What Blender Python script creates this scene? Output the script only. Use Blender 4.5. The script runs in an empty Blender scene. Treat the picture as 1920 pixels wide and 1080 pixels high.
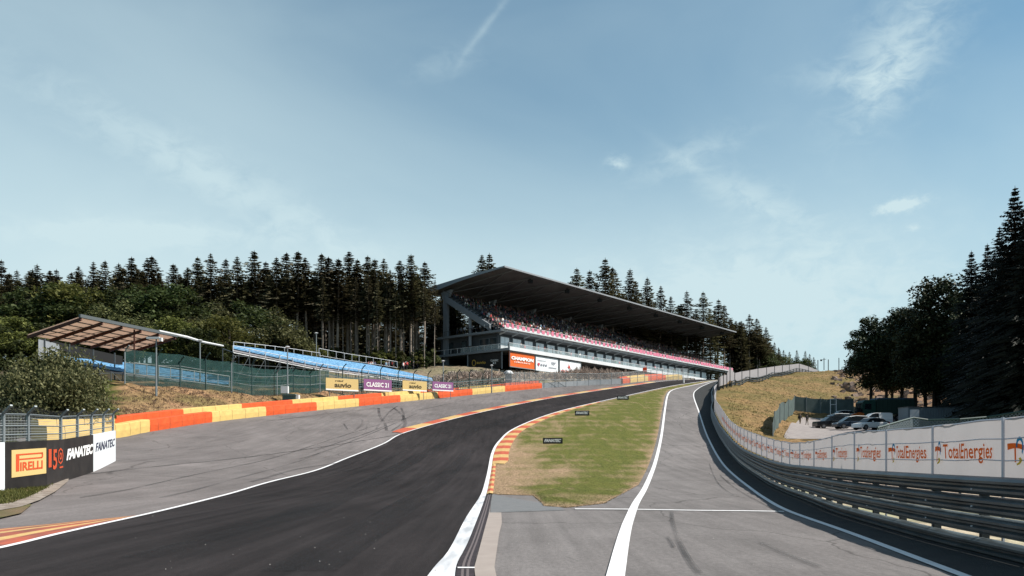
import bpy, bmesh, math, random
import numpy as np
from mathutils import Vector, Matrix
random.seed(7); RNG = np.random.default_rng(11)
S = bpy.context.scene
# ------------------------------------------------------------------ camera
F, HV, EYE = 1500.0, 855.0, 1.7          # focal length and eye-level row in photo pixels (1920 wide), eye height
cd = bpy.data.cameras.new('camera'); cam = bpy.data.objects.new('camera', cd); S.collection.objects.link(cam)
cam.location = (0, 0, EYE); cam.rotation_euler = (math.radians(90), 0, 0)
cd.sensor_width = 36; cd.lens = 36*F/1920; cd.shift_y = (HV-540)/1920; cd.clip_end = 6000; cd.clip_start = .1
S.camera = cam
# ------------------------------------------------------------------ light
SUN_EL, SUN_AZ = math.radians(48), math.radians(97)      # azimuth measured from +Y towards +X
W = bpy.data.worlds.new('World'); S.world = W; W.use_nodes = True
sun = bpy.data.lights.new('sun', 'SUN'); so = bpy.data.objects.new('sun', sun); S.collection.objects.link(so)
sun.energy = 5.0; sun.angle = math.radians(.5); sun.color = (1, .93, .84)
sd = Vector((math.sin(SUN_AZ)*math.cos(SUN_EL), math.cos(SUN_AZ)*math.cos(SUN_EL), math.sin(SUN_EL)))
so.rotation_euler = sd.to_track_quat('Z', 'Y').to_euler()
S.view_settings.view_transform = 'Standard'; S.view_settings.look = 'None'
S.view_settings.exposure = 0.85; S.view_settings.gamma = 1
def pdir(u, v):
    d = Vector(((u-960)/F, 1, (HV-v)/F)); return d.normalized()
def world():
    nt = W.node_tree; N = nt.nodes; L = nt.links; N.clear()
    out = N.new('ShaderNodeOutputWorld'); bg = N.new('ShaderNodeBackground'); L.new(bg.outputs[0], out.inputs[0])
    sky = N.new('ShaderNodeTexSky'); sky.sky_type = 'NISHITA'; sky.sun_disc = False
    sky.sun_elevation = SUN_EL; sky.sun_rotation = SUN_AZ; sky.altitude = 400; sky.air_density = 1.0; sky.dust_density = 1.2; sky.ozone_density = 1.6
    bg.inputs[1].default_value = .074
    tc = N.new('ShaderNodeTexCoord')
    def math_(op, a, b=None, c=None):
        n = N.new('ShaderNodeMath'); n.operation = op
        for i, x in enumerate((a, b, c)):
            if x is None: continue
            if isinstance(x, (int, float)): n.inputs[i].default_value = x
            else: L.new(x, n.inputs[i])
        return n.outputs[0]
    def dot(vec, d):
        n = N.new('ShaderNodeVectorMath'); n.operation = 'DOT_PRODUCT'; L.new(vec, n.inputs[0]); n.inputs[1].default_value = d; return n.outputs['Value']
    def noise(scale, detail, sx=(1, 1, 1), rough=.6, rot=(0, 0, 0), dist=0):
        mp = N.new('ShaderNodeMapping'); mp.inputs['Scale'].default_value = sx; mp.inputs['Rotation'].default_value = rot; L.new(tc.outputs['Generated'], mp.inputs[0])
        n = N.new('ShaderNodeTexNoise'); n.inputs['Scale'].default_value = scale; n.inputs['Detail'].default_value = detail; n.inputs['Roughness'].default_value = rough
        n.inputs['Distortion'].default_value = dist
        L.new(mp.outputs[0], n.inputs['Vector']); return n.outputs['Fac']
    def smooth(x, a, b, lo=0, hi=1):
        n = N.new('ShaderNodeMapRange'); n.interpolation_type = 'SMOOTHSTEP'; L.new(x, n.inputs[0])
        n.inputs[1].default_value = a; n.inputs[2].default_value = b; n.inputs[3].default_value = lo; n.inputs[4].default_value = hi; return n.outputs[0]
    V = tc.outputs['Generated']
    # thin high veil
    veil = smooth(noise(1.6, 5, (1, 1, 2.2), .5, (0, .5, .3), .6), .30, .72)
    total = math_('MULTIPLY', veil, .22)
    # single clouds: centre pixel, half axes in px, tilt, strength, softness of break-up
    wisp = noise(30, 9, (1, 1, 1.8), .62, (0, .3, 0), .5)
    fluff = noise(70, 6, (1, 1, 1.6), .6)
    for (u, v, a, b, tilt, k, tex) in [(912, 48, 60, 8, -50, .17, wisp), (915, 45, 60, 4, -50, .05, None), (865, 112, 30, 5, -62, .06, None), (835, 120, 85, 24, -12, .14, wisp), (1690, 80, 115, 66, -50, .46, wisp), (1660, 160, 80, 40, -50, .30, wisp), (1575, 145, 95, 22, 8, .2, wisp), (150, 260, 620, 380, 10, .34, None), (480, 620, 700, 160, 0, .2, None), (1450, 480, 420, 120, 0, .18, None),
            (1300, 290, 105, 28, -18, .26, wisp), (1280, 300, 70, 8, 38, .10, None), (1410, 372, 120, 32, 28, .28, wisp), (1420, 552, 62, 20, 6, .95, fluff), (1420, 556, 50, 10, 4, .25, None), (1688, 385, 42, 12, -8, .75, fluff),
            (1158, 306, 20, 14, 0, .5, fluff), (1712, 427, 14, 7, 0, .3, fluff), (1440, 560, 330, 110, 0, .34, wisp), (400, 330, 330, 45, 22, .22, wisp), (290, 440, 220, 26, -4, .25, wisp)]:
        c = pdir(u, v); t = math.radians(tilt)
        r = c.cross(Vector((0, 0, 1))).normalized(); up = r.cross(c).normalized()
        ex = r*math.cos(t) - up*math.sin(t); ey = r*math.sin(t) + up*math.cos(t)
        x = math_('MULTIPLY', dot(V, ex), F/a*.97); y = math_('MULTIPLY', dot(V, ey), F/b*.97)
        q = math_('ADD', math_('MULTIPLY', x, x), math_('MULTIPLY', y, y))
        f = smooth(dot(V, c), .5, .7)
        m = math_('POWER', 2.718, math_('MULTIPLY', q, -1.1))
        br = smooth(math_('ADD', tex, math_('MULTIPLY', m, .25)), .42, .86) if tex else 1.0
        total = math_('ADD', total, math_('MULTIPLY', math_('MULTIPLY', math_('MULTIPLY', m, br), f), k))
    # hazy air near the horizon
    sep = N.new('ShaderNodeSeparateXYZ'); L.new(V, sep.inputs[0])
    hz = smooth(sep.outputs['Z'], -.02, .44, .80, .05)
    total = math_('ADD', total, hz)
    total = math_('MINIMUM', total, .95)
    tint = N.new('ShaderNodeMix'); tint.data_type = 'RGBA'; tint.blend_type = 'MULTIPLY'; tint.inputs['Factor'].default_value = 1
    L.new(sky.outputs[0], tint.inputs['A']); tint.inputs['B'].default_value = (.73, 1.02, .95, 1)
    mix = N.new('ShaderNodeMix'); mix.data_type = 'RGBA'; L.new(total, mix.inputs['Factor']); L.new(tint.outputs['Result'], mix.inputs['A'])
    mix.inputs['B'].default_value = (4.78, 6.0, 6.32, 1)
    L.new(mix.outputs['Result'], bg.inputs[0])
world()
# ------------------------------------------------------------------ terrain functions
def hermite(xs, ys):
    xs = np.array(xs, float); ys = np.array(ys, float); d = np.diff(ys)/np.diff(xs); m = np.zeros(len(xs)); m[0] = d[0]; m[-1] = d[-1]
    for i in range(1, len(xs)-1):
        m[i] = 0 if d[i-1]*d[i] <= 0 else 2*d[i-1]*d[i]/(d[i-1]+d[i])
    def f(x):
        x = np.clip(np.asarray(x, float), xs[0], xs[-1]); i = np.clip(np.searchsorted(xs, x)-1, 0, len(xs)-2)
        h = xs[i+1]-xs[i]; t = (x-xs[i])/h
        return ((1+2*t)*(1-t)**2)*ys[i] + t*(1-t)**2*h*m[i] + t*t*(3-2*t)*ys[i+1] + t*t*(t-1)*h*m[i+1]
    return f
z0 = hermite([-60, 0, 20, 33, 52, 81, 117, 144, 165, 184, 200, 234, 300, 500, 900, 2500], [0, 0, 0, .02, .7, 3.4, 8.6, 12.6, 15.9, 19.1, 20.8, 23.2, 26, 30, 33, 36])
def Hp(x, y):                                   # height of the paved valley floor
    x = np.asarray(x, float); y = np.asarray(y, float)
    c = np.clip(-x-10.5, 0, 24); return z0(y) + .08*(c - 2*(1-np.exp(-c/2)))*np.clip((y-8)/15, .2, 1)
def P(u, v, Y): return Vector(((u-960)/F*Y, Y, EYE+(HV-v)/F*Y))
def hit(u, v, fn, a=6., b=330.):
    ys = np.linspace(a, b, 2600); d = EYE+(HV-v)/F*ys - fn((u-960)/F*ys, ys)
    k = np.where(d <= 0)[0]
    i = k[0] if len(k) else len(ys)-1
    y = ys[i]; return Vector(((u-960)/F*y, y, float(fn((u-960)/F*y, y))))
def pave(pts): return [hit(u, v, Hp) for u, v in pts]
def crom(pts, n=8):
    pts = [Vector(p) for p in pts]; out = []
    q = [pts[0]*2-pts[1]] + pts + [pts[-1]*2-pts[-2]]
    for i in range(1, len(q)-2):
        a, b, c, d = q[i-1:i+3]
        for k in range(n):
            t = k/n; out.append(.5*((2*b)+(c-a)*t+(2*a-5*b+4*c-d)*t*t+(3*b-a-3*c+d)*t**3))
    out.append(pts[-1]); return out
def resamp(pts, step=None, n=None):
    pts = [Vector(p) for p in pts]; L = [0]
    for a, b in zip(pts, pts[1:]): L.append(L[-1]+(b-a).length)
    if n is None: n = max(2, int(round(L[-1]/step))+1)
    t = np.linspace(0, L[-1], n); A = np.array([tuple(p) for p in pts])
    return [Vector((np.interp(s, L, A[:, 0]), np.interp(s, L, A[:, 1]), np.interp(s, L, A[:, 2]))) for s in t]
def by_y(pts, ys):
    A = np.array(sorted([(p.y, p.x) for p in pts])); return np.interp(ys, A[:, 0], A[:, 1])
BAR = pave([(88, 828), (217, 822), (281, 810), (397, 792), (500, 780), (592, 770), (672, 762), (750, 754), (820, 747), (880, 741), (950, 734), (1017, 728), (1090, 723), (1168, 719.5)])
BAR = BAR[:1] + [p for a, p in zip(BAR, BAR[1:]) if True]
RAILB = pave([(1920, 1060), (1780, 1024), (1700, 1003), (1575, 965), (1500, 935), (1432, 903), (1400, 881), (1374, 856), (1356, 830), (1344, 808), (1334, 780)])
RAILB += [Vector((x, y, 0)) for x, y in [(30.4, 121), (34.2, 137), (38.6, 153), (43.5, 169), (50.5, 186)]]
RAILB = [Vector((7.4, 2, 0)), Vector((7.6, 8, 0))] + RAILB
for p in RAILB: p.z = float(Hp(p.x, p.y))
WALL = [Vector((x, y, float(Hp(x, y)))) for x, y in [(-17.6, 22), (-17.7, 28), (-18.1, 31), (-19.5, 34.8), (-21.3, 40.7), (-23.8, 48)]]
xl = [(-40, -17), (0, -17), (22, -17.8), (28, -18), (34.8, -19.8), (40.7, -21.6), (48, -24.1), (54, -33), (60, -38)] + [(p.y, p.x-.8) for p in BAR if p.y > 64] + [(200, 18), (215, 28), (235, 44), (300, 90), (900, 520)]
xl = sorted(xl); XLY = np.array([a for a, _ in xl]); XLX = np.array([b for _, b in xl])
xr = sorted([(-40, 9.)] + [(p.y, p.x+.8) for p in RAILB] + [(215, 67), (235, 80), (300, 127), (900, 560)]); XRY = np.array([a for a, _ in xr]); XRX = np.array([b for _, b in xr])
CTRL = [(235, 720, 88), (337, 725, 92), (435, 731, 97), (550, 735, 108), (610, 732, 114), (700, 732, 125), (810, 732, 136), (850, 731, 143), (930, 727, 154),
        (740, 692, 168), (830, 692, 165), (790, 712, 152), (700, 715, 146), (900, 690, 168), (1000, 698, 176), (1100, 699, 188), (1200, 706, 207), (1290, 712, 232),
        (1369, 718, 165), (1394, 714, 178), (1441, 706, 205), (1487, 698, 232), (1534, 695, 260), (1597, 689, 300), (1345, 728, 152),
        (1400, 770, 115), (1450, 803, 105), (1470, 827, 93), (1400, 800, 95), (1500, 800, 119), (1600, 808, 108), (1640, 799, 113), (1680, 800, 118), (1520, 822, 95),
        (1450, 757, 140), (1490, 781, 133), (1560, 776, 138), (1490, 762, 144), (1560, 757, 155), (1560, 722, 200), (1600, 700, 230), (1600, 765, 160), (1700, 760, 170), (1700, 700, 240), (1800, 705, 250),
        (1660, 800, 100), (1750, 800, 95), (1900, 800, 72), (1800, 770, 150), (1440, 738, 165), (1480, 725, 190), (60, 800, 66), (170, 775, 74)]
TP = [tuple(P(*c)) for c in CTRL] + [(-58, 100, 11), (-40, 120, 12), (-30, 140, 14.5), (-20, 160, 18.5), (-80, 120, 15), (-120, 200, 24), (-60, 190, 24), (-20, 200, 24.5), (0, 230, 25), (60, 300, 28), (100, 330, 31),
      (-200, 300, 32), (0, 400, 35), (200, 450, 39), (150, 300, 36), (200, 300, 38), (160, 200, 24), (120, 120, 10), (60, 40, 1.5), (30, 20, -.3), (30, -20, -.5), (14, 20, -.1), (20, 45, .6), (25, 70, 1.8), (70, -30, 0), (-30, 0, 1), (-30, 30, 1.6), (-45, 50, 3), (-80, 60, 7), (-120, 0, 8),
      (-200, 100, 18), (120, 40, 4), (0, -60, 0), (-1500, 2500, 60), (1500, 2500, 60), (-1500, -300, 30), (1500, -300, 10), (0, 2500, 60), (-400, 600, 40), (500, 600, 45)]
for y in list(range(0, 200, 12)):
    a = float(np.interp(y, XLY, XLX)); b = float(np.interp(y, XRY, XRX))
    TP += [(a-1.5, y, float(Hp(a, y))+.3*(y > 60)), (b+1.5, y, float(Hp(b, y))-.1)]
TP = np.array(TP)
def _rbf():
    X = TP[:, :2]; n = len(X); r = np.sqrt(((X[:, None]-X[None])**2).sum(-1)); A = np.zeros((n+3, n+3)); A[:n, :n] = r + np.eye(n)*-.4
    A[:n, n] = 1; A[:n, n+1:] = X/100; A[n, :n] = 1; A[n+1:, :n] = X.T/100
    return np.linalg.lstsq(A, np.concatenate([TP[:, 2], [0, 0, 0]]), rcond=None)[0]
RB = _rbf()
def T(x, y):
    x = np.asarray(x, float); y = np.asarray(y, float); o = RB[-3] + RB[-2]*x/100 + RB[-1]*y/100
    for (a, b, _), w in zip(TP, RB): o = o + w*np.sqrt((x-a)**2+(y-b)**2)
    return o
def G(x, y):
    x = np.asarray(x, float); y = np.asarray(y, float)
    d = np.maximum(np.maximum(np.interp(y, XLY, XLX)-x, x-np.interp(y, XRY, XRX)), 0)
    w = np.clip(d/4.5, 0, 1); w = w*w*(3-2*w)
    return Hp(x, y)*(1-w) + T(x, y)*w
def gz(x, y): return float(G(x, y))
def onG(u, v, a=6., b=330.): return hit(u, v, G, a, b)
def colG(u, Y): x = (u-960)/F*Y; return Vector((x, Y, gz(x, Y)))
# ------------------------------------------------------------------ materials
MATS = {}
def mat(name, c, rough=.8, c2=None, scale=4., detail=4, bump=0, bscale=None, metal=0, alpha=1, trans=0, spec=.3, emit=None, c3=None, s3=.3, stretch=(1, 1, 1), dist=0, lo=.35, hi=.65, transl=0):
    if name in MATS: return MATS[name]
    kf = .85 if min(c) > .55 else .62
    c, c2, c3 = [tuple(min(.92, q*kf) for q in x) if x else x for x in (c, c2, c3)]
    m = bpy.data.materials.new(name); m.use_nodes = True; nt = m.node_tree; b = nt.nodes['Principled BSDF']; L = nt.links
    b.inputs['Roughness'].default_value = rough; b.inputs['Metallic'].default_value = metal; b.inputs['Specular IOR Level'].default_value = spec
    b.inputs['Base Color'].default_value = (*c, 1)
    if trans: b.inputs['Transmission Weight'].default_value = trans
    tc = nt.nodes.new('ShaderNodeTexCoord'); mp = nt.nodes.new('ShaderNodeMapping'); mp.inputs['Scale'].default_value = stretch; L.new(tc.outputs['Object'], mp.inputs[0])
    def nz(s, d=detail, di=dist):
        n = nt.nodes.new('ShaderNodeTexNoise'); n.inputs['Scale'].default_value = s; n.inputs['Detail'].default_value = d; n.inputs['Distortion'].default_value = di; L.new(mp.outputs[0], n.inputs['Vector'])
        r = nt.nodes.new('ShaderNodeMapRange'); r.inputs[1].default_value = lo; r.inputs[2].default_value = hi; L.new(n.outputs['Fac'], r.inputs[0]); return r.outputs[0]
    col = None
    if c2:
        x = nt.nodes.new('ShaderNodeMix'); x.data_type = 'RGBA'; L.new(nz(scale), x.inputs['Factor']); x.inputs['A'].default_value = (*c, 1); x.inputs['B'].default_value = (*c2, 1); col = x.outputs['Result']
        if c3:
            y = nt.nodes.new('ShaderNodeMix'); y.data_type = 'RGBA'; L.new(nz(s3, 6), y.inputs['Factor']); L.new(col, y.inputs['A']); y.inputs['B'].default_value = (*c3, 1); col = y.outputs['Result']
        L.new(col, b.inputs['Base Color'])
    if bump:
        n = nt.nodes.new('ShaderNodeTexNoise'); n.inputs['Scale'].default_value = bscale or scale*3; n.inputs['Detail'].default_value = 5; L.new(tc.outputs['Object'], n.inputs['Vector'])
        bp = nt.nodes.new('ShaderNodeBump'); bp.inputs['Strength'].default_value = bump; bp.inputs['Distance'].default_value = .05; L.new(n.outputs['Fac'], bp.inputs['Height']); L.new(bp.outputs[0], b.inputs['Normal'])
    if alpha < 1: b.inputs['Alpha'].default_value = alpha
    if transl:
        out = nt.nodes['Material Output']; t = nt.nodes.new('ShaderNodeBsdfTranslucent'); t.inputs[0].default_value = (*c, 1)
        ms = nt.nodes.new('ShaderNodeMixShader'); ms.inputs[0].default_value = transl; L.new(b.outputs[0], ms.inputs[1]); L.new(t.outputs[0], ms.inputs[2]); L.new(ms.outputs[0], out.inputs[0])
    if emit: b.inputs['Emission Color'].default_value = (*c, 1); b.inputs['Emission Strength'].default_value = emit
    MATS[name] = m; return m
def mesh_mat(name, c, sx, sy, w=.12, rough=.7, cell=None):     # woven wire or net: alpha from a procedural grid in UV metres
    if name in MATS: return MATS[name]
    m = bpy.data.materials.new(name); m.use_nodes = True; nt = m.node_tree; b = nt.nodes['Principled BSDF']; L = nt.links
    b.inputs['Base Color'].default_value = (*c, 1); b.inputs['Roughness'].default_value = rough
    tc = nt.nodes.new('ShaderNodeTexCoord'); sp = nt.nodes.new('ShaderNodeSeparateXYZ'); L.new(tc.outputs['UV'], sp.inputs[0])
    o = []
    for k, s in ((0, sx), (1, sy)):
        a = nt.nodes.new('ShaderNodeMath'); a.operation = 'MULTIPLY'; a.inputs[1].default_value = 1/s; L.new(sp.outputs[k], a.inputs[0])
        f = nt.nodes.new('ShaderNodeMath'); f.operation = 'FRACT'; L.new(a.outputs[0], f.inputs[0])
        g = nt.nodes.new('ShaderNodeMath'); g.operation = 'LESS_THAN'; g.inputs[1].default_value = w; L.new(f.outputs[0], g.inputs[0]); o.append(g.outputs[0])
    x = nt.nodes.new('ShaderNodeMath'); x.operation = 'MAXIMUM'; L.new(o[0], x.inputs[0]); L.new(o[1], x.inputs[1]); L.new(x.outputs[0], b.inputs['Alpha'])
    MATS[name] = m; return m
def fade_mat(name, c, scale=3, lo=.4, hi=.7, a=1., stretch=(1, 1, 1)):          # rubber or paint that covers the asphalt unevenly
    m = mat(name, c, .7); nt = m.node_tree; L = nt.links; b = nt.nodes['Principled BSDF']
    tc = nt.nodes.new('ShaderNodeTexCoord'); n = nt.nodes.new('ShaderNodeTexNoise'); n.inputs['Scale'].default_value = scale; n.inputs['Detail'].default_value = 5
    mp = nt.nodes.new('ShaderNodeMapping'); mp.inputs['Scale'].default_value = stretch; L.new(tc.outputs['Object'], mp.inputs[0]); L.new(mp.outputs[0], n.inputs['Vector'])
    r = nt.nodes.new('ShaderNodeMapRange'); r.inputs[1].default_value = lo; r.inputs[2].default_value = hi; r.inputs[3].default_value = 0; r.inputs[4].default_value = a; L.new(n.outputs['Fac'], r.inputs[0]); L.new(r.outputs[0], b.inputs['Alpha']); return m
def leaf_mat(name, c, c2, c3=None):
    if name in MATS: return MATS[name]
    m = bpy.data.materials.new(name); m.use_nodes = True; nt = m.node_tree; b = nt.nodes['Principled BSDF']; L = nt.links
    b.inputs['Roughness'].default_value = .65; b.inputs['Specular IOR Level'].default_value = .2
    c, c2 = [tuple(q*.55 for q in x) for x in (c, c2)]
    g = nt.nodes.new('ShaderNodeNewGeometry'); r = nt.nodes.new('ShaderNodeValToRGB'); L.new(g.outputs['Random Per Island'], r.inputs[0])
    r.color_ramp.elements[0].color = (*c, 1); r.color_ramp.elements[1].color = (*c2, 1)
    oi = nt.nodes.new('ShaderNodeObjectInfo'); hs = nt.nodes.new('ShaderNodeHueSaturation'); mr = nt.nodes.new('ShaderNodeMapRange'); L.new(oi.outputs['Random'], mr.inputs[0]); mr.inputs[3].default_value = .65; mr.inputs[4].default_value = 1.3
    mh = nt.nodes.new('ShaderNodeMapRange'); L.new(oi.outputs['Random'], mh.inputs[0]); mh.inputs[3].default_value = .478; mh.inputs[4].default_value = .515; L.new(mh.outputs[0], hs.inputs['Hue'])
    L.new(mr.outputs[0], hs.inputs['Value']); L.new(r.outputs[0], hs.inputs['Color']); L.new(hs.outputs[0], b.inputs['Base Color'])
    if name not in ('shade_needles', 'shade_leaves'): t = nt.nodes.new('ShaderNodeBsdfTranslucent'); L.new(hs.outputs[0], t.inputs[0]); ms = nt.nodes.new('ShaderNodeMixShader'); ms.inputs[0].default_value = .35; L.new(b.outputs[0], ms.inputs[1]); L.new(t.outputs[0], ms.inputs[2]); L.new(ms.outputs[0], nt.nodes['Material Output'].inputs[0])
    MATS[name] = m; return m
def asphalt(name, base, lo, hi, crack=.0, streak=.25, spec=.12):
    m = bpy.data.materials.new(name); m.use_nodes = True; nt = m.node_tree; N = nt.nodes; L = nt.links; b = N['Principled BSDF']; b.inputs['Roughness'].default_value = .88; b.inputs['Specular IOR Level'].default_value = spec
    tc = N.new('ShaderNodeTexCoord')
    def nz(s, d, st, di=0., rg=.6):
        mp = N.new('ShaderNodeMapping'); mp.inputs['Scale'].default_value = st; mp.inputs['Rotation'].default_value = (0, 0, .12); L.new(tc.outputs['Object'], mp.inputs[0]); n = N.new('ShaderNodeTexNoise'); n.inputs['Scale'].default_value = s; n.inputs['Detail'].default_value = d; n.inputs['Distortion'].default_value = di; n.inputs['Roughness'].default_value = rg; L.new(mp.outputs[0], n.inputs['Vector']); return n.outputs['Fac']
    def rng(x, a, b_, c, d):
        r = N.new('ShaderNodeMapRange'); r.inputs[1].default_value = a; r.inputs[2].default_value = b_; r.inputs[3].default_value = c; r.inputs[4].default_value = d; L.new(x, r.inputs[0]); return r.outputs[0]
    def mul(a, b_): x = N.new('ShaderNodeMath'); x.operation = 'MULTIPLY'; L.new(a, x.inputs[0]); L.new(b_, x.inputs[1]); return x.outputs[0]
    f = mul(rng(nz(.09, 8, (1, .5, 1), 1.2), .3, .7, lo, hi), rng(nz(1., 6, (2.4, .07, 1)), .3, .7, 1-streak, 1+streak*.6))
    f = mul(f, rng(nz(.8, 8, (1, .4, 1), .4), .3, .7, .88, 1.10)); f = mul(f, rng(nz(14, 6, (1, .45, 1), 0, .75), .25, .75, .72, 1.24)); f = mul(f, rng(nz(.45, 5, (1, .25, 1), 2.), .62, .74, 1., .80))
    if crack:
        mp = N.new('ShaderNodeMapping'); mp.inputs['Scale'].default_value = (1, .5, 1); L.new(tc.outputs['Object'], mp.inputs[0]); nn = N.new('ShaderNodeTexNoise'); nn.inputs['Scale'].default_value = .8; nn.inputs['Detail'].default_value = 6; L.new(mp.outputs[0], nn.inputs['Vector'])
        va = N.new('ShaderNodeVectorMath'); va.operation = 'MULTIPLY_ADD'; L.new(nn.outputs['Color'], va.inputs[0]); va.inputs[1].default_value = (1.2, 1.2, 0); L.new(mp.outputs[0], va.inputs[2])
        v = N.new('ShaderNodeTexVoronoi'); v.feature = 'DISTANCE_TO_EDGE'; v.inputs['Scale'].default_value = .16; L.new(va.outputs[0], v.inputs['Vector']); f = mul(f, rng(v.outputs['Distance'], .0015, .006, 1-crack, 1))
    sc = N.new('ShaderNodeVectorMath'); sc.operation = 'SCALE'; sc.inputs[0].default_value = base; L.new(f, sc.inputs['Scale']); L.new(sc.outputs[0], b.inputs['Base Color'])
    n = N.new('ShaderNodeTexNoise'); n.inputs['Scale'].default_value = 45; n.inputs['Detail'].default_value = 4; L.new(tc.outputs['Object'], n.inputs['Vector']); bp = N.new('ShaderNodeBump'); bp.inputs['Strength'].default_value = .45; bp.inputs['Distance'].default_value = .02; L.new(n.outputs['Fac'], bp.inputs['Height']); L.new(bp.outputs[0], b.inputs['Normal']); return m
M = dict(
    track=asphalt('dark_asphalt', (.0200, .0172, .0180), .62, 1.45, 0, .42, .10),
    runoff=asphalt('pale_asphalt', (.130, .118, .118), .72, 1.18, .35, .16),
    pit=asphalt('grey_asphalt', (.138, .129, .129), .76, 1.18, .4, .18),
    patch=mat('blue_grey_asphalt', (.17, .18, .19), .85, (.2, .205, .215), 3, 6, .3, 60),
    white=mat('white_paint', (.70, .70, .72), .6, (.56, .57, .59), 3, 8, stretch=(2, .35, 1), lo=.42, hi=.75), band=mat('worn_white_band', (.66, .67, .70), .6, (.36, .38, .41), 1.6, 8, stretch=(2, .25, 1), lo=.40, hi=.62), kred=mat('kerb_red', (.62, .13, .06), .6, (.5, .1, .05), 4), kyel=mat('kerb_yellow', (.72, .50, .20), .6, (.6, .38, .15), 4),
    orange=mat('orange_belt', (.80, .12, .028), .6, (.68, .10, .025), 1.5, 6, stretch=(1, 1, 3)), yellow=mat('yellow_belt', (.80, .58, .20), .6, (.72, .50, .18), 1.5, 6, stretch=(1, 1, 3)),
    conc=mat('concrete', (.42, .38, .35), .85, (.34, .31, .29), 3, 6, .2, 30), beige=mat('beige_concrete', (.40, .35, .32), .85, (.36, .31, .285), 2, 6),
    grey=mat('grey_concrete', (.33, .36, .40), .8, (.28, .31, .34), 1.5, 5), steel=mat('galvanised_steel', (.18, .215, .23), .42, (.07, .09, .10), 1.6, 8, metal=.5, spec=.5, lo=.3, hi=.7),
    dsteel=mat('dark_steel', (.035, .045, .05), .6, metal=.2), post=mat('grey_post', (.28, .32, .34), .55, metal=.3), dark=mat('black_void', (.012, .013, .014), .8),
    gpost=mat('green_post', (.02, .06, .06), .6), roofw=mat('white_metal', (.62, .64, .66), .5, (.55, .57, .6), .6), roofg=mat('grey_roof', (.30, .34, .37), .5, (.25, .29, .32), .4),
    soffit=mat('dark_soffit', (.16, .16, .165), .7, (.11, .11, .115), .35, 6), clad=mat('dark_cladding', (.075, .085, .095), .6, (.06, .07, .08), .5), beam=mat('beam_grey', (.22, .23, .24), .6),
    cgrey=mat('column_grey', (.25, .28, .31), .6), glass=mat('sky_white_glass', (.95, .98, 1.0), .5, (.70, .74, .76), .5, spec=.8), rail_glass=mat('balcony_glass', (.45, .55, .58), .1, alpha=.45, spec=.7),  # facade panes coloured whitish to stand in for reflected bright sky
    pink=mat('pink_cloth', (.80, .26, .38), .7, (.72, .2, .32), 2), seatb=mat('blue_seats', (.20, .43, .68), .5, (.07, .20, .38), 2.6, 3, stretch=(1, 1, 3), lo=.38, hi=.62), deck=mat('seat_deck', (.35, .34, .37), .7),
    scaf=mat('scaffold', (.16, .18, .19), .5, metal=.4), tan=mat('tan_roof_sheet', (.88, .72, .62), .7, (.76, .62, .54), 1.2, transl=.62), rust=mat('rust_beam', (.10, .035, .025), .7),
    black=mat('black_board', (.012, .011, .012), .5, (.03, .027, .026), 1.2, 5), wboard=mat('white_board', (.72, .76, .80), .5, (.62, .66, .7), .8), lyel=mat('sign_yellow', (.80, .58, .24), .6), lred=mat('sign_red', (.75, .10, .03), .6), lwhite=mat('sign_white', (.80, .80, .80), .6),
    purple=mat('sign_purple', (.32, .12, .30), .6), brown=mat('sign_brown', (.10, .07, .03), .6), sorange=mat('sign_orange', (.80, .15, .02), .5), banner=mat('banner_cloth', (.57, .55, .575), .8, (.50, .485, .51), 1.5, transl=.38), fpost=mat('pale_fence_post', (.56, .57, .62), .6),
    lblue=mat('sign_blue', (.03, .30, .55), .6), lnavy=mat('sign_navy', (.05, .06, .12), .6), lgold=mat('sign_gold', (.75, .45, .08), .6), borange=mat('banner_orange', (1.3, .24, .03), .8, transl=.40), bblue=mat('banner_blue', (.06, .42, .75), .8, transl=.40), byel=mat('banner_yellow', (1.0, .7, .08), .8, transl=.40),
    bark=mat('pale_bark', (.40, .34, .29), .9, (.22, .18, .15), 2, 6, stretch=(1, 1, .3)), dbark=mat('dark_bark', (.05, .04, .033), .9, (.03, .025, .02), 2, 6),
    rubble=mat('rubble', (.50, .44, .37), .95, (.28, .25, .21), 2.5, 6, .5, 10, c3=(.58, .48, .38), s3=.6), brush=leaf_mat('cut_branches', (.3, .24, .19), (.95, .80, .66)),
    dry=leaf_mat('dry_grass_blades', (.20, .14, .075), (.40, .31, .15)), gr=leaf_mat('green_grass_blades', (.09, .11, .025), (.22, .22, .065)), dgrass=leaf_mat('bank_straw', (.17, .10, .06), (.40, .28, .19)),
    tyre=mat('tyre_black', (.015, .015, .016), .8), rim=mat('wheel_rim', (.3, .3, .32), .4, metal=.6), cglass=mat('car_glass', (.015, .02, .025), .08, spec=.6),
    cwhite=mat('car_white', (.72, .74, .76), .3), cblack=mat('car_black', (.012, .014, .018), .25, spec=.5), cblue=mat('car_dark_blue', (.03, .05, .08), .25, spec=.5), csilver=mat('car_silver', (.45, .50, .53), .3, metal=.3), truck=mat('truck_green', (.02, .07, .055), .5), tcover=mat('cover_blue', (.05, .10, .15), .7),
    contw=mat('container_white', (.24, .30, .34), .6, (.20, .25, .29), .8), gscreen=mat('green_screen_cloth', (.16, .22, .22), .8, (.11, .16, .16), .8, transl=.3), skin=mat('skin', (.36, .22, .16), .6), hair=mat('hair', (.03, .02, .015), .8),
    red=mat('lamp_red', (.7, .05, .03), .5), headl=mat('headlight', (.7, .75, .8), .15), netg=mat('green_net', (.012, .06, .058), .8, (.02, .085, .08), 1.5, alpha=.62), wire=mesh_mat('wire_net', (.22, .24, .25), .10, .10, .13), wnet=mesh_mat('diamond_net', (.06, .08, .09), .11, .11, .38))
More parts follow.
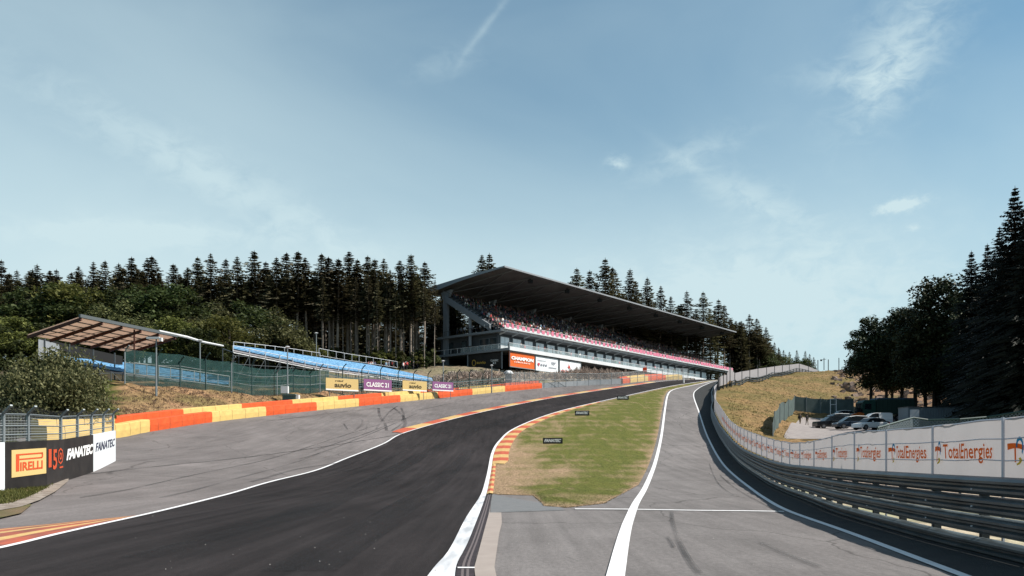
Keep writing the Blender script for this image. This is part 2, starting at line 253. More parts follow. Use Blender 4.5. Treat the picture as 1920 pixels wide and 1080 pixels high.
sp_leaf = leaf_mat('spruce_needles', (.035, .042, .022), (.18, .155, .075)); dk_leaf = leaf_mat('shade_needles', (.006, .009, .007), (.018, .024, .014))  # second needle colour is near black, painting in the right spruces' backlit shade
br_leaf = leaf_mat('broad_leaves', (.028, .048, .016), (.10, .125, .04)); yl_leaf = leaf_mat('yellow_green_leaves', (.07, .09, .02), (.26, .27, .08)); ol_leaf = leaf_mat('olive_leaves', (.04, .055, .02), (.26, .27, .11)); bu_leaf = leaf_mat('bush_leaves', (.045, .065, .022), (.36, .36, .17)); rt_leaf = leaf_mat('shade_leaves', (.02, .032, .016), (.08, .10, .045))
# ------------------------------------------------------------------ builders
COL = S.collection
class MB:
    def __init__(s): s.v = []; s.f = []; s.m = []; s.uv = None
    def add(s, vs, fs, mi=0):
        o = len(s.v); s.v += [tuple(v) for v in vs]; s.f += [tuple(i+o for i in f) for f in fs]; s.m += [mi]*len(fs); return s
    def quad(s, a, b, c, d, mi=0): return s.add([a, b, c, d], [(0, 1, 2, 3)], mi)
    def hexa(s, c, mi=0):        # eight corners: bottom 4 ccw, top 4
        return s.add(c, [(3, 2, 1, 0), (4, 5, 6, 7), (0, 1, 5, 4), (1, 2, 6, 5), (2, 3, 7, 6), (3, 0, 4, 7)], mi)
    def box(s, o, x, y, z, mi=0):  # origin corner + three edge vectors
        o, x, y, z = map(Vector, (o, x, y, z)); return s.hexa([o, o+x, o+x+y, o+y, o+z, o+x+z, o+x+y+z, o+y+z], mi)
    def bar(s, a, b, w, h=None, up=(0, 0, 1), mi=0):
        a, b = Vector(a), Vector(b); h = h or w; d = (b-a).normalized(); u = Vector(up)
        if abs(d.dot(u)) > .95: u = Vector((1, 0, 0))
        r = d.cross(u).normalized()*w/2; t = r.cross(d).normalized()*h/2
        return s.hexa([a-r-t, a+r-t, b+r-t, b-r-t, a-r+t, a+r+t, b+r+t, b-r+t], mi)
    def tube(s, pts, rad, n=6, mi=0, cap=True):
        pts = [Vector(p) for p in pts]; rad = rad if hasattr(rad, '__len__') else [rad]*len(pts); rings = []
        for i, p in enumerate(pts):
            d = (pts[min(i+1, len(pts)-1)]-pts[max(i-1, 0)]).normalized(); u = Vector((0, 0, 1)) if abs(d.z) < .9 else Vector((0, 1, 0))
            x = d.cross(u).normalized(); y = x.cross(d).normalized()
            rings.append([p+(x*math.cos(2*math.pi*k/n)+y*math.sin(2*math.pi*k/n))*rad[i] for k in range(n)])
        vs = [v for r in rings for v in r]; fs = []
        for i in range(len(pts)-1):
            for k in range(n): fs.append((i*n+k, i*n+(k+1) % n, (i+1)*n+(k+1) % n, (i+1)*n+k))
        if cap: fs += [tuple(range(n))[::-1], tuple(range((len(pts)-1)*n, len(pts)*n))]
        return s.add(vs, fs, mi)
    def prism(s, poly, d, mi=0):   # closed 3-D outline extruded by d
        n = len(poly); d = Vector(d); a = [Vector(p) for p in poly]; vs = a+[p+d for p in a]
        return s.add(vs, [tuple(range(n))[::-1], tuple(range(n, 2*n))]+[(i, (i+1) % n, (i+1) % n+n, i+n) for i in range(n)], mi)
    def build(s, name, mats, parent=None, smooth=False, loc=None):
        me = bpy.data.meshes.new(name); me.from_pydata(s.v, [], s.f); mats = mats if isinstance(mats, (list, tuple)) else [mats]
        for m in mats: me.materials.append(m)
        if len(mats) > 1: me.polygons.foreach_set('material_index', s.m)
        if smooth: me.polygons.foreach_set('use_smooth', [True]*len(s.f))
        if s.uv: 
            uvl = me.uv_layers.new(name='UVMap'); flat = [c for li in me.loops for c in s.uv[li.vertex_index]]; uvl.data.foreach_set('uv', flat)
        me.update(); return link(name, me, parent, loc)
def link(name, me, parent=None, loc=None):
    o = bpy.data.objects.new(name, me); COL.objects.link(o)
    if parent is not None:
        o.parent = parent
        if me is not None and loc is None and tuple(parent.get('_o', (0, 0, 0))) != (0, 0, 0): pass
    if loc is not None: o.location = loc
    return o
def thing(name, label, cat, group=None, loc=(0, 0, 0), rz=0):
    o = bpy.data.objects.new(name, None); COL.objects.link(o); o.location = loc; o.rotation_euler = (0, 0, rz); o.empty_display_size = .3
    return tag(o, label, cat, group)
def tag(o, label, cat, group=None, kind=None):
    o['label'] = label; o['category'] = cat
    if group: o['group'] = group
    if kind: o['kind'] = kind
    return o
def struct(o, label=None, cat=None):
    o['kind'] = 'structure'; 
    if label: o['label'] = label
    if cat: o['category'] = cat
    return o
def recenter(root, base):            # put the Empty at the thing's base while its children keep their world place
    base = Vector(base); root.location = base
    for c in root.children:
        if c.location.length < 1e-6 and c.type == 'MESH': c.data.transform(Matrix.Translation(-base)) if c.data.users == 1 else None
def shiftmesh(o, base):
    o.data.transform(Matrix.Translation(-Vector(base)))
def settle(root, base):              # whole tree built in world coordinates -> Empty at base, meshes relative to it
    base = Vector(base)
    def rec(o):
        for c in o.children:
            if c.type == 'MESH': c.data.transform(Matrix.Translation(-base))
            rec(c)
    rec(root)
    if root.type == 'MESH': root.data.transform(Matrix.Translation(-base))
    root.location = base
def copy_tree(o, parent=None):
    c = o.copy(); COL.objects.link(c); c.parent = parent
    for ch in list(o.children): copy_tree(ch, c)
    return c
_txt = {}
def text(s, size=1., shear=0., bold=0., space=1.):
    k = (s, size, shear, bold, space)
    if k in _txt: return _txt[k]
    cu = bpy.data.curves.new('t', 'FONT'); cu.body = s; cu.size = size; cu.shear = shear; cu.offset = bold; cu.space_character = space; cu.resolution_u = 2
    o = bpy.data.objects.new('t', cu); COL.objects.link(o); dg = bpy.context.evaluated_depsgraph_get(); me = bpy.data.meshes.new_from_object(o.evaluated_get(dg))
    v = [tuple(x.co) for x in me.vertices]; f = [tuple(p.vertices) for p in me.polygons]
    bpy.data.objects.remove(o); bpy.data.curves.remove(cu); bpy.data.meshes.remove(me); _txt[k] = (v, f); return _txt[k]
def lettering(mb, s, O, R, U, w, h, off, shear=0, bold=.02, space=1., mi=0, cx=True):
    """text fitted to a box w x h whose lower left corner is O on a board with right vector R and up vector U"""
    v, f = text(s, 1., shear, bold, space); A = np.array(v); x0, x1, y0, y1 = A[:, 0].min(), A[:, 0].max(), A[:, 1].min(), A[:, 1].max()
    R, U = Vector(R).normalized(), Vector(U).normalized(); n = R.cross(U).normalized()
    mb.add([Vector(O)+R*((x-x0)/(x1-x0)*w)+U*((y-y0)/(y1-y0)*h)+n*off for x, y, _ in v], f, mi)
def ribbon(name, A, B, off, m, parent=None, cols=1, fn=Hp, stripe=None, mats=None, n=None, step=1.2):
    la = sum((b-a).length for a, b in zip(A, A[1:])); n = n or max(3, int(la/step)); A = resamp(A, n=n); B = resamp(B, n=n); mb = MB()
    X = np.array([[tuple(a+(b-a)*(k/cols)) for k in range(cols+1)] for a, b in zip(A, B)]); Z = fn(X[..., 0], X[..., 1])+off; X[..., 2] = Z
    vs = [tuple(p) for p in X.reshape(-1, 3)]; fs = []; mi = []
    for i in range(n-1):
        for k in range(cols): a = i*(cols+1)+k; fs.append((a, a+1, a+cols+2, a+cols+1)); mi.append(stripe(i, k) if stripe else 0)
    mb.v = vs; mb.f = fs; mb.m = mi; o = mb.build(name, mats or m, parent, smooth=True); return o
def line_along(name, pts, w, off, m, fn=Hp, step=.8, stripe=None, mats=None, parent=None, widths=None):
    P_ = resamp(crom(pts, 6), step=step); A = []; B = []
    for i, p in enumerate(P_):
        d = P_[min(i+1, len(P_)-1)]-P_[max(i-1, 0)]; d.z = 0; d.normalize(); nrm = Vector((-d.y, d.x, 0)); ww = w if widths is None else np.interp(i/(len(P_)-1), [0, 1], widths)
        A.append(p+nrm*ww/2); B.append(p-nrm*ww/2)
    return ribbon(name, A, B, off, m, parent, 1, fn, stripe, mats, n=len(P_))
def nrm2(d): d = Vector((d[0], d[1], 0)).normalized(); return Vector((-d.y, d.x, 0))
# ------------------------------------------------------------------ ground
def axis(lo, hi, fine_lo, fine_hi, st):
    a = list(np.arange(fine_lo, fine_hi+.01, st)); s = st; x = fine_hi
    while x < hi: s *= 1.18; x += s; a.append(min(x, hi))
    s = st; x = fine_lo
    while x > lo: s *= 1.18; x -= s; a.insert(0, max(x, lo))
    return np.array(a)
gx = axis(-1800, 1800, -95, 130, 1.1); gy = axis(-300, 3000, -4, 260, 1.1); GX, GY = np.meshgrid(gx, gy)
GZ = G(GX, GY)
inside = (GX > np.interp(GY, XLY, XLX)+2) & (GX < np.interp(GY, XRY, XRX)-1.2) & (GY < 205)
rough = RNG.normal(0, .10, GZ.shape)*(~((960+F*GX/np.maximum(GY, 1) > 1466) & (GX < 75) & (GY > 82) & (GY < 136)))*(~((GX > np.interp(GY, XLY, XLX)-1) & (GX < np.interp(GY, XRY, XRX)+3)))
GZ2 = GZ + rough*(GY < 300) - inside*.25
nx, ny = len(gx), len(gy); vs = np.stack([GX, GY, GZ2], -1).reshape(-1, 3); idx = np.arange(nx*ny).reshape(ny, nx)
fs = np.stack([idx[:-1, :-1], idx[:-1, 1:], idx[1:, 1:], idx[1:, :-1]], -1).reshape(-1, 4)
me = bpy.data.meshes.new('ground'); me.from_pydata(vs.tolist(), [], fs.tolist()); me.polygons.foreach_set('use_smooth', [True]*len(fs))
def zone_colours(x, y):
    c = np.tile(np.array([.030, .032, .016]), (len(x), 1))
    L_ = np.interp(y, XLY, XLX); R_ = np.interp(y, XRY, XRX); dl = L_-x; dr = x-R_; u = 960+F*x/np.maximum(y, 1)
    def put(m, col): c[m] = col
    put((dl > -3) & (dl < 22) & (y > 60) & (y < 160), (.30, .20, .13))
    put((dl > -3) & (dl < 22) & (y > 60) & (u < 225), (.07, .09, .025))
    put((dl > 9) & (y > 95) & (y < 150) & (u < 700), (.06, .055, .04))
    put((dl > 1) & (dl < 60) & (y > 138) & (y < 240) & (u > 600) & (u < 1330), (.25, .22, .18))
    put((dr > -2.5) & (y > 60), (.24, .175, .095)); put((dr > -2.5) & (y <= 60), (.52, .47, .42))
    put((dr > 0) & (y > 80) & (y < 175) & (u < 1400), (.25, .18, .095))
    put((dr > 0) & (u > 1600) & (y > 60), (.25, .17, .12))
    put((dl > 0) & (y < 60), (.06, .075, .025)); put((x < -8) & (y < 30) & (dl > -7), (.09, .11, .03))
    return c
cc = zone_colours(vs[:, 0], vs[:, 1]); ca = me.color_attributes.new('zone', 'FLOAT_COLOR', 'POINT'); ca.data.foreach_set('color', np.concatenate([cc, np.ones((len(cc), 1))], 1).astype(np.float32).ravel())
gm = bpy.data.materials.new('ground_soil'); gm.use_nodes = True; nt = gm.node_tree; b = nt.nodes['Principled BSDF']; b.inputs['Roughness'].default_value = .95; b.inputs['Specular IOR Level'].default_value = .1
at = nt.nodes.new('ShaderNodeAttribute'); at.attribute_name = 'zone'; tc = nt.nodes.new('ShaderNodeTexCoord')
n1 = nt.nodes.new('ShaderNodeTexNoise'); n1.inputs['Scale'].default_value = .07; n1.inputs['Detail'].default_value = 9; n1.inputs['Roughness'].default_value = .65; n1.inputs['Distortion'].default_value = .6; nt.links.new(tc.outputs['Object'], n1.inputs['Vector'])
n2 = nt.nodes.new('ShaderNodeTexNoise'); n2.inputs['Scale'].default_value = 1.6; n2.inputs['Detail'].default_value = 8; nt.links.new(tc.outputs['Object'], n2.inputs['Vector'])
r1 = nt.nodes.new('ShaderNodeValToRGB'); r1.color_ramp.elements[0].position = .38; r1.color_ramp.elements[0].color = (.70, .80, .55, 1); r1.color_ramp.elements[1].position = .62; r1.color_ramp.elements[1].color = (1.3, 1.12, 1.02, 1); nt.links.new(n1.outputs['Fac'], r1.inputs[0])
r2 = nt.nodes.new('ShaderNodeMapRange'); r2.inputs[1].default_value = .3; r2.inputs[2].default_value = .72; r2.inputs[3].default_value = .34; r2.inputs[4].default_value = .84; nt.links.new(n2.outputs['Fac'], r2.inputs[0])
m1 = nt.nodes.new('ShaderNodeMix'); m1.data_type = 'RGBA'; m1.blend_type = 'MULTIPLY'; m1.inputs['Factor'].default_value = 1; nt.links.new(at.outputs['Color'], m1.inputs['A']); nt.links.new(r1.outputs[0], m1.inputs['B'])
m2 = nt.nodes.new('ShaderNodeVectorMath'); m2.operation = 'SCALE'; nt.links.new(m1.outputs['Result'], m2.inputs[0]); nt.links.new(r2.outputs[0], m2.inputs['Scale']); nt.links.new(m2.outputs[0], b.inputs['Base Color'])
bp = nt.nodes.new('ShaderNodeBump'); bp.inputs['Strength'].default_value = .9; bp.inputs['Distance'].default_value = .25; nt.links.new(n2.outputs['Fac'], bp.inputs['Height']); nt.links.new(bp.outputs[0], b.inputs['Normal'])
me.materials.append(gm); struct(link('ground', me))
# ------------------------------------------------------------------ paved surfaces
TL = pave([(265, 968), (480, 912), (585, 885), (650, 860), (720, 832), (755, 813), (826, 792), (931, 767), (1037, 746)]) + [Vector((x, y, 0)) for x, y in [(19.4, 160), (28, 172), (36, 182), (52, 200)]]
TL = [Vector((-8.3, -2, 0)), Vector((-8.9, 7, 0))] + [hit(0, 1030, Hp), hit(130, 998, Hp)] + TL
TR = pave([(805, 1080), (843, 1034), (875, 971), (900, 932), (912, 894), (921, 851), (935, 827), (959, 806), (1009, 784), (1072, 765), (1156, 746)]) + [Vector((x, y, 0)) for x, y in [(31.7, 165), (40, 176), (48, 186), (64, 204)]]
TR = [Vector((-1.1, -2, 0)), Vector((-1.15, 4, 0))] + TR
PL = pave([(1155, 1080), (1165, 1030), (1180, 975), (1200, 932), (1226, 876), (1239, 824), (1247, 767), (1252, 741)]) + [Vector((x, y, 0)) for x, y in [(31.5, 157), (35.5, 165), (42, 175), (47.5, 184), (61, 203)]]
PL = [Vector((-.7, -2, 0)), Vector((.45, 5, 0))] + PL
PR = pave([(1762, 1064), (1650, 1022), (1575, 994), (1519, 974), (1462, 951), (1410, 917), (1369, 884), (1337, 839), (1312, 775), (1301, 741)]) + [Vector((x, y, 0)) for x, y in [(37.2, 160), (41.5, 171), (47.5, 182), (62, 201)]]
PR = [Vector((4.2, -2, 0)), Vector((5.5, 6, 0))] + PR
cTL, cTR, cPL, cPR = [resamp(crom(q, 10), step=.8) for q in (TL, TR, PL, PR)]
YS = list(np.arange(-2, 200, 1.2))
def edge(c, ys, dx=0): xs = by_y(c, ys); return [Vector((x+dx, y, 0)) for x, y in zip(xs, ys)]
lo_edge = [Vector((float(np.interp(y, XLY, XLX))+(.25 if y > 50 else 0), y, 0)) for y in YS]
hi_edge = [Vector((float(np.interp(y, XRY, XRX))-.3, y, 0)) for y in YS]
def grid_between(name, A, B, off, m, cols, zf=Hp, zoff=None):
    mb = MB(); X = np.array([[tuple(a+(b-a)*(k/cols)) for k in range(cols+1)] for a, b in zip(A, B)]); X[..., 2] = zf(X[..., 0], X[..., 1])+off
    if zoff is not None: X[..., 2] += zoff(X[..., 0], X[..., 1], np.linspace(0, 1, cols+1)[None, :])
    n = len(A); mb.v = [tuple(p) for p in X.reshape(-1, 3)]
    for i in range(n-1):
        for k in range(cols): a = i*(cols+1)+k; mb.f.append((a, a+1, a+cols+2, a+cols+1)); mb.m.append(0)
    return mb.build(name, m, smooth=True)
struct(grid_between('run_off', lo_edge, edge(cTL, YS, .4), .010, M['runoff'], 24))
struct(grid_between('race_track', edge(cTL, YS), edge(cTR, YS), .022, M['track'], 10))
struct(grid_between('track_apron', edge(cTR, YS, -.3), edge(cPL, YS, .3), .006, M['pit'], 8))
struct(grid_between('pit_lane', edge(cPL, YS), edge(cPR, YS), .018, M['pit'], 6))
struct(grid_between('pit_lane_verge', edge(cPR, YS, -.06), hi_edge, .022, mat('shade_black_asphalt', (.02, .022, .024), .9, (.035, .036, .036), 1.5, 7, .4, 40), 3))  # dark verge asphalt, coloured near black to deepen the guard rail's shadow
# grass island between the track and the pit lane
g0 = hit(1100, 953, Hp).y; ISL = pave([(918, 924), (925, 885), (932, 860), (955, 825), (985, 800), (1030, 783), (1085, 766), (1160, 748)])
isl_l = [p+Vector((float(np.interp(p.y, [30, 58, 60, 75, 100, 130, 200], [.46, .46, 1.1, 1.4, 1.3, .6, .35])), 0, 0)) for p in cTR if p.y > 28]
front = {0: hit(922, 928, Hp), 1: hit(1000, 930, Hp), 2: hit(1040, 950, Hp), 3: hit(1110, 953, Hp), 4: hit(1185, 945, Hp), 5: hit(1215, 915, Hp)}
def isl_front(t): return float(np.interp(t, [0, .05, .3, .42, .6, .85, 1], [front[0].y+1, front[0].y, front[1].y, front[2].y, front[3].y, front[4].y, front[5].y+2]))
ny_ = 190; cols = 60; mb = MB(); iy = np.linspace(0, 1, ny_)**1.25
X = np.zeros((ny_, cols+1, 3))
for k in range(cols+1):
    t = k/cols; y0 = isl_front(t); ys = y0+(196-y0)*iy; a = by_y(isl_l, ys); b_ = by_y([p+Vector((-.42, 0, 0)) for p in cPL], ys); X[:, k, 0] = a+(b_-a)*t; X[:, k, 1] = ys
tt = np.linspace(0, 1, cols+1)[None, :]; X[..., 2] = Hp(X[..., 0], X[..., 1]) + .02 + .06*np.sin(np.pi*tt)*np.clip((X[..., 1]-X[0:1, :, 1])/4, 0, 1)
mb.v = [tuple(p) for p in X.reshape(-1, 3)]
for i in range(ny_-1):
    for k in range(cols): a = i*(cols+1)+k; mb.f.append((a, a+1, a+cols+2, a+cols+1)); mb.m.append(0)
def grass_mat():
    m = bpy.data.materials.new('mown_grass'); m.use_nodes = True; nt = m.node_tree; N = nt.nodes; L = nt.links; b = N['Principled BSDF']; b.inputs['Roughness'].default_value = .95; b.inputs['Specular IOR Level'].default_value = .1
    tc = N.new('ShaderNodeTexCoord'); mp = N.new('ShaderNodeMapping'); mp.inputs['Scale'].default_value = (1, .20, 1); L.new(tc.outputs['Object'], mp.inputs[0])
    def nz(s, d, di=0, src=None, r=.6):
        n = N.new('ShaderNodeTexNoise'); n.inputs['Scale'].default_value = s; n.inputs['Detail'].default_value = d; n.inputs['Distortion'].default_value = di; n.inputs['Roughness'].default_value = r; L.new((src or mp).outputs[0 if src is None else 'Object'], n.inputs['Vector']); return n.outputs['Fac']
    def ramp(x, a, b_, ca=(0, 0, 0, 1), cb=(1, 1, 1, 1)):
        r = N.new('ShaderNodeValToRGB'); r.color_ramp.elements[0].position = a; r.color_ramp.elements[1].position = b_; r.color_ramp.elements[0].color = ca; r.color_ramp.elements[1].color = cb; L.new(x, r.inputs[0]); return r.outputs[0]
    def mix(f, a, b_, mode='MIX'):
        x = N.new('ShaderNodeMix'); x.data_type = 'RGBA'; x.blend_type = mode; 
        if isinstance(f, float): x.inputs['Factor'].default_value = f
        else: L.new(f, x.inputs['Factor'])
        for k, q in (('A', a), ('B', b_)):
            if isinstance(q, tuple): x.inputs[k].default_value = q
            else: L.new(q, x.inputs[k])
        return x.outputs['Result']
    green = mix(nz(1.6, 8), (.068, .100, .020, 1), (.20, .19, .05, 1))
    bare = mix(nz(5, 8), (.30, .20, .12, 1), (.48, .35, .23, 1))
    at = N.new('ShaderNodeAttribute'); at.attribute_name = 'dryness'
    s1 = N.new('ShaderNodeMath'); s1.operation = 'ADD'; L.new(at.outputs['Fac'], s1.inputs[0]); L.new(nz(.5, 9, 1.2), s1.inputs[1])
    # tyre swirls: rings drifting round the island
    wv = N.new('ShaderNodeTexWave'); wv.wave_type = 'RINGS'; wv.inputs['Scale'].default_value = .13; wv.inputs['Distortion'].default_value = 5; wv.inputs['Detail'].default_value = 5; wv.inputs['Detail Scale'].default_value = .6
    m3 = N.new('ShaderNodeMapping'); m3.inputs['Location'].default_value = (-4.5, -22, 0); m3.inputs['Scale'].default_value = (1, .5, 0); L.new(tc.outputs['Object'], m3.inputs[0]); L.new(m3.outputs[0], wv.inputs[0])
    s2 = N.new('ShaderNodeMath'); s2.operation = 'MULTIPLY_ADD'; L.new(wv.outputs['Fac'], s2.inputs[0]); s2.inputs[1].default_value = .12; L.new(s1.outputs[0], s2.inputs[2])
    c = mix(ramp(s2.outputs[0], .56, .94), green, bare)
    v = N.new('ShaderNodeMapRange'); v.inputs[1].default_value = .3; v.inputs[2].default_value = .7; v.inputs[3].default_value = .28; v.inputs[4].default_value = .95; L.new(nz(9, 8, .3, None, .75), v.inputs[0])
    sc = N.new('ShaderNodeVectorMath'); sc.operation = 'SCALE'; L.new(c, sc.inputs[0]); L.new(v.outputs[0], sc.inputs['Scale']); L.new(sc.outputs[0], b.inputs['Base Color'])
    bp = N.new('ShaderNodeBump'); bp.inputs['Strength'].default_value = .8; bp.inputs['Distance'].default_value = .06; L.new(nz(30, 6, 0, tc), bp.inputs['Height']); L.new(bp.outputs[0], b.inputs['Normal']); return m
gi = mb.build('grass_island', grass_mat(), smooth=True); struct(gi)
dry = np.zeros(X.shape[:2]); T_ = np.repeat(tt, ny_, 0); yy = X[..., 1]; dEdge = np.minimum(T_, 1-T_)*(by_y(cPL, yy.ravel()).reshape(yy.shape)-by_y(cTR, yy.ravel()).reshape(yy.shape)); dFront = yy-yy[0][None, :]
dry = .34*np.exp(-dEdge/.6)+.42*np.exp(-dFront/1.3)+.26*np.exp(-((T_-.05)/.15)**2)*(yy < 75)+.34*np.exp(-((T_-.40)/.15)**2-((yy-49)/8)**2)-.06*np.exp(-((T_-.5)/.25)**2-((yy-38)/4)**2)+.10*np.exp(-((T_-.2)/.12)**2)
a_ = gi.data.attributes.new('dryness', 'FLOAT', 'POINT'); a_.data.foreach_set('value', dry.ravel().astype(np.float32))
def tufts(name, pts, m, h, w, blades=4, label=None, seed=1, cat='grass'):
    r = random.Random(seed); mb = MB()
    for (x, y, z) in pts:
        for _ in range(blades):
            a = r.uniform(0, 6.28); hh = h*r.uniform(.5, 1.3); d = Vector((math.cos(a), math.sin(a), 0)); t = Vector((r.uniform(-1, 1), r.uniform(-1, 1), 0))*hh*.6
            p = Vector((x+r.uniform(-w, w)*2, y+r.uniform(-w, w)*2, z-.02)); mb.add([p-d*w*.5, p+d*w*.5, p+t+Vector((0, 0, hh))], [(0, 1, 2)])
    return tag(mb.build(name, m), label, cat, kind='stuff')
pts = []; pd = []
for _ in range(16000):
    i = int(random.random()**1.6*(ny_-2)*.8); k = random.randrange(cols); f_ = random.random(); p = X[i, k]*(1-f_)+X[i+1, k+1]*f_
    (pd if random.random() < dry[i, k]*1.9 else pts).append(tuple(p))
tufts('grass', pts, M['gr'], .035, .035, 3, 'short mown green grass growing on the island between track and pit lane', 3)
tufts('dry_grass', pd[::2], M['dry'], .035, .035, 3, 'dry straw coloured grass along the edges of the island', 4)
# paint
def paint(name, pts, w, m='white', off=.034, **k): return struct(line_along(name, pts, w, off, M[m], **k))
ext = lambda q, ya, yb: [p for p in q if ya <= p.y <= yb]
paint('track_edge_line', ext(cTL, -2, 190)[::3], .16); 
paint('pit_exit_line', [p+Vector((.0, 0, 0)) for p in ext(cPL, -2, 190)][::3], .26)
paint('pit_lane_edge_line', [p+Vector((-.05, 0, 0)) for p in ext(cPR, -2, 190)][::3], .17)
paint('track_inner_line', [p+Vector((.11, 0, 0)) for p in ext(cTR, 32, 190)][::3], .22)
DL = [hit(u, v, Hp) for u, v in [(912, 929), (905, 950), (897, 972), (880, 1017), (868, 1042), (856, 1068)]]; DL = DL+[Vector((-.62, 8, 0)), Vector((-.5, 2, 0))]; DR = [hit(u, v, Hp) for u, v in [(923, 928), (918, 955), (907, 1000), (889, 1068)]]+[Vector((-.30, 8, 0)), Vector((-.2, 2, 0))]
tl = [p for p in cTR if 1.9 < p.y < 33.5][::-1]
DLc, DRc = resamp(crom(DL, 6), n=60), resamp(crom(DR, 6), n=60); yb = list(np.linspace(33, 2.5, 70))
struct(ribbon('track_inner_line', [Vector((float(x), y, 0)) for x, y in zip(by_y(cTR, yb), yb)], [Vector((float(x)-.01, y, 0)) for x, y in zip(by_y(DLc, yb), yb)], .036, M['band'], n=70, cols=2))
cross = [hit(u, v, Hp) for u, v in [(1078, 956), (1180, 957), (1300, 959), (1400, 960), (1470, 961)]]
struct(line_along('stop_line', cross, .30, .034, M['white'], step=.4))
# kerbs
def kerb(name, A, B, period, off, mats, label, h=.05, phase=0):
    n = max(4, int(sum((b-a).length for a, b in zip(A, A[1:]))/(period/3))); A = resamp(A, n=n); B = resamp(B, n=n); mb = MB()
    for i in range(n):
        a, b = A[i], B[i]
        for q, hh in ((a, 0), (a+(b-a)*.5, h), (b, h*.6)): mb.v.append((q.x, q.y, float(Hp(q.x, q.y))+off+hh))
        mb.v.append((b.x, b.y, float(Hp(b.x, b.y))-.1))
    for i in range(n-1):
        for k in range(3): a = i*4+k; mb.f.append((a, a+1, a+5, a+4)); mb.m.append(((i+phase)//3) % 2)
    return tag(mb.build(name, mats), label, 'kerb')
yr = np.arange(34.5, 58, .8); narrow_l = edge(cTR, list(yr), .23); narrow_r = edge(cTR, list(yr), .50)
kerb('kerb', narrow_l, narrow_r, 1.7, .03, [M['kyel'], M['kred']], 'narrow red and yellow striped kerb beside the near tip of the grass island')
yr = list(np.arange(58, 130, 1.)); kerb('kerb', edge(cTR, yr, .24), [Vector((x+.2+float(np.interp(y, [58, 61, 75, 100, 130], [.9, 1.25, 1.3, 1.2, .5])), y, 0)) for x, y in zip(by_y(cTR, yr), yr)], 2.6, .03, [M['kyel'], M['kred']], 'wide red and yellow striped kerb on the inside of the bend along the grass island')
yr = list(np.arange(hit(755, 812, Hp).y, 178, 1.)); kerb('kerb', [Vector((x-.1, y, 0)) for x, y in zip(by_y(cTL, yr), yr)], [Vector((x-.1-float(np.interp(y, [80, 90, 170], [.5, 1.5, 1.5])), y, 0)) for x, y in zip(by_y(cTL, yr), yr)], 5., .03, [M['kred'], M['kyel']], 'long orange and yellow striped kerb on the far side of the track below the barriers', .04)
# near left kerb with lengthwise worn bands
y1 = hit(265, 968, Hp).y; yr = list(np.arange(6, y1+.01, .5)); mb = MB(); w5 = [0, .45, .75, 1.25, 1.55, 2.1, 2.4, 2.8]
for y, x in zip(yr, by_y(cTL, yr)):
    s_ = min(1, (y1-y)/7.5)
    for w_ in w5: xx = x-.1-w_*s_; mb.v.append((xx, y, float(Hp(xx, y))+.03+.06*math.sin(w_/2.8*math.pi)*s_))
for i in range(len(yr)-1):
    for k in range(7): a = i*8+k; mb.f.append((a, a+8, a+9, a+1)); mb.m.append((k+1) % 2)
tag(mb.build('kerb', [M['kyel'], mat('kerb_worn_red', (.55, .12, .06), .6, (.20, .08, .06), 2.2, 6, stretch=(2, .3, 1))]), 'broad worn kerb with lengthwise red and yellow bands at the bottom left', 'kerb')
# drain channel, concrete strip, patch
a0, a1 = DRc, DLc
tag(ribbon('drain_channel', a0, a1, .030, M['dark'], n=50, cols=7, mats=[mat('drain_grate', (.05, .035, .04), .7, (.02, .015, .018), 9, 5), mat('drain_bars', (.16, .13, .13), .6)], stripe=lambda i, k: 1 if k in (2, 4) else 0), 'dark slotted drain channel between the white line and the concrete strip', 'drain')
struct(ribbon('concrete_strip', [hit(u, v, Hp) for u, v in [(917, 963), (907, 1000), (889, 1068)]]+[Vector((-.30, 8, 0))], [hit(u, v, Hp) for u, v in [(940, 963), (941, 983), (936, 1003), (927, 1067)]]+[Vector((-.05, 8, 0))], .026, M['beige'], n=24))
struct(ribbon('asphalt_patch', [hit(u, v, Hp) for u, v in [(920, 927), (920, 962)]], [hit(u, v, Hp) for u, v in [(1046, 949), (1060, 958)]], .014, M['patch'], n=6, cols=6))
struct(ribbon('drain_cover_joint', [hit(858, 1069, Hp), hit(890, 1069.5, Hp)], [hit(858, 1071, Hp), hit(890, 1071.5, Hp)], .04, M['white'], n=3))
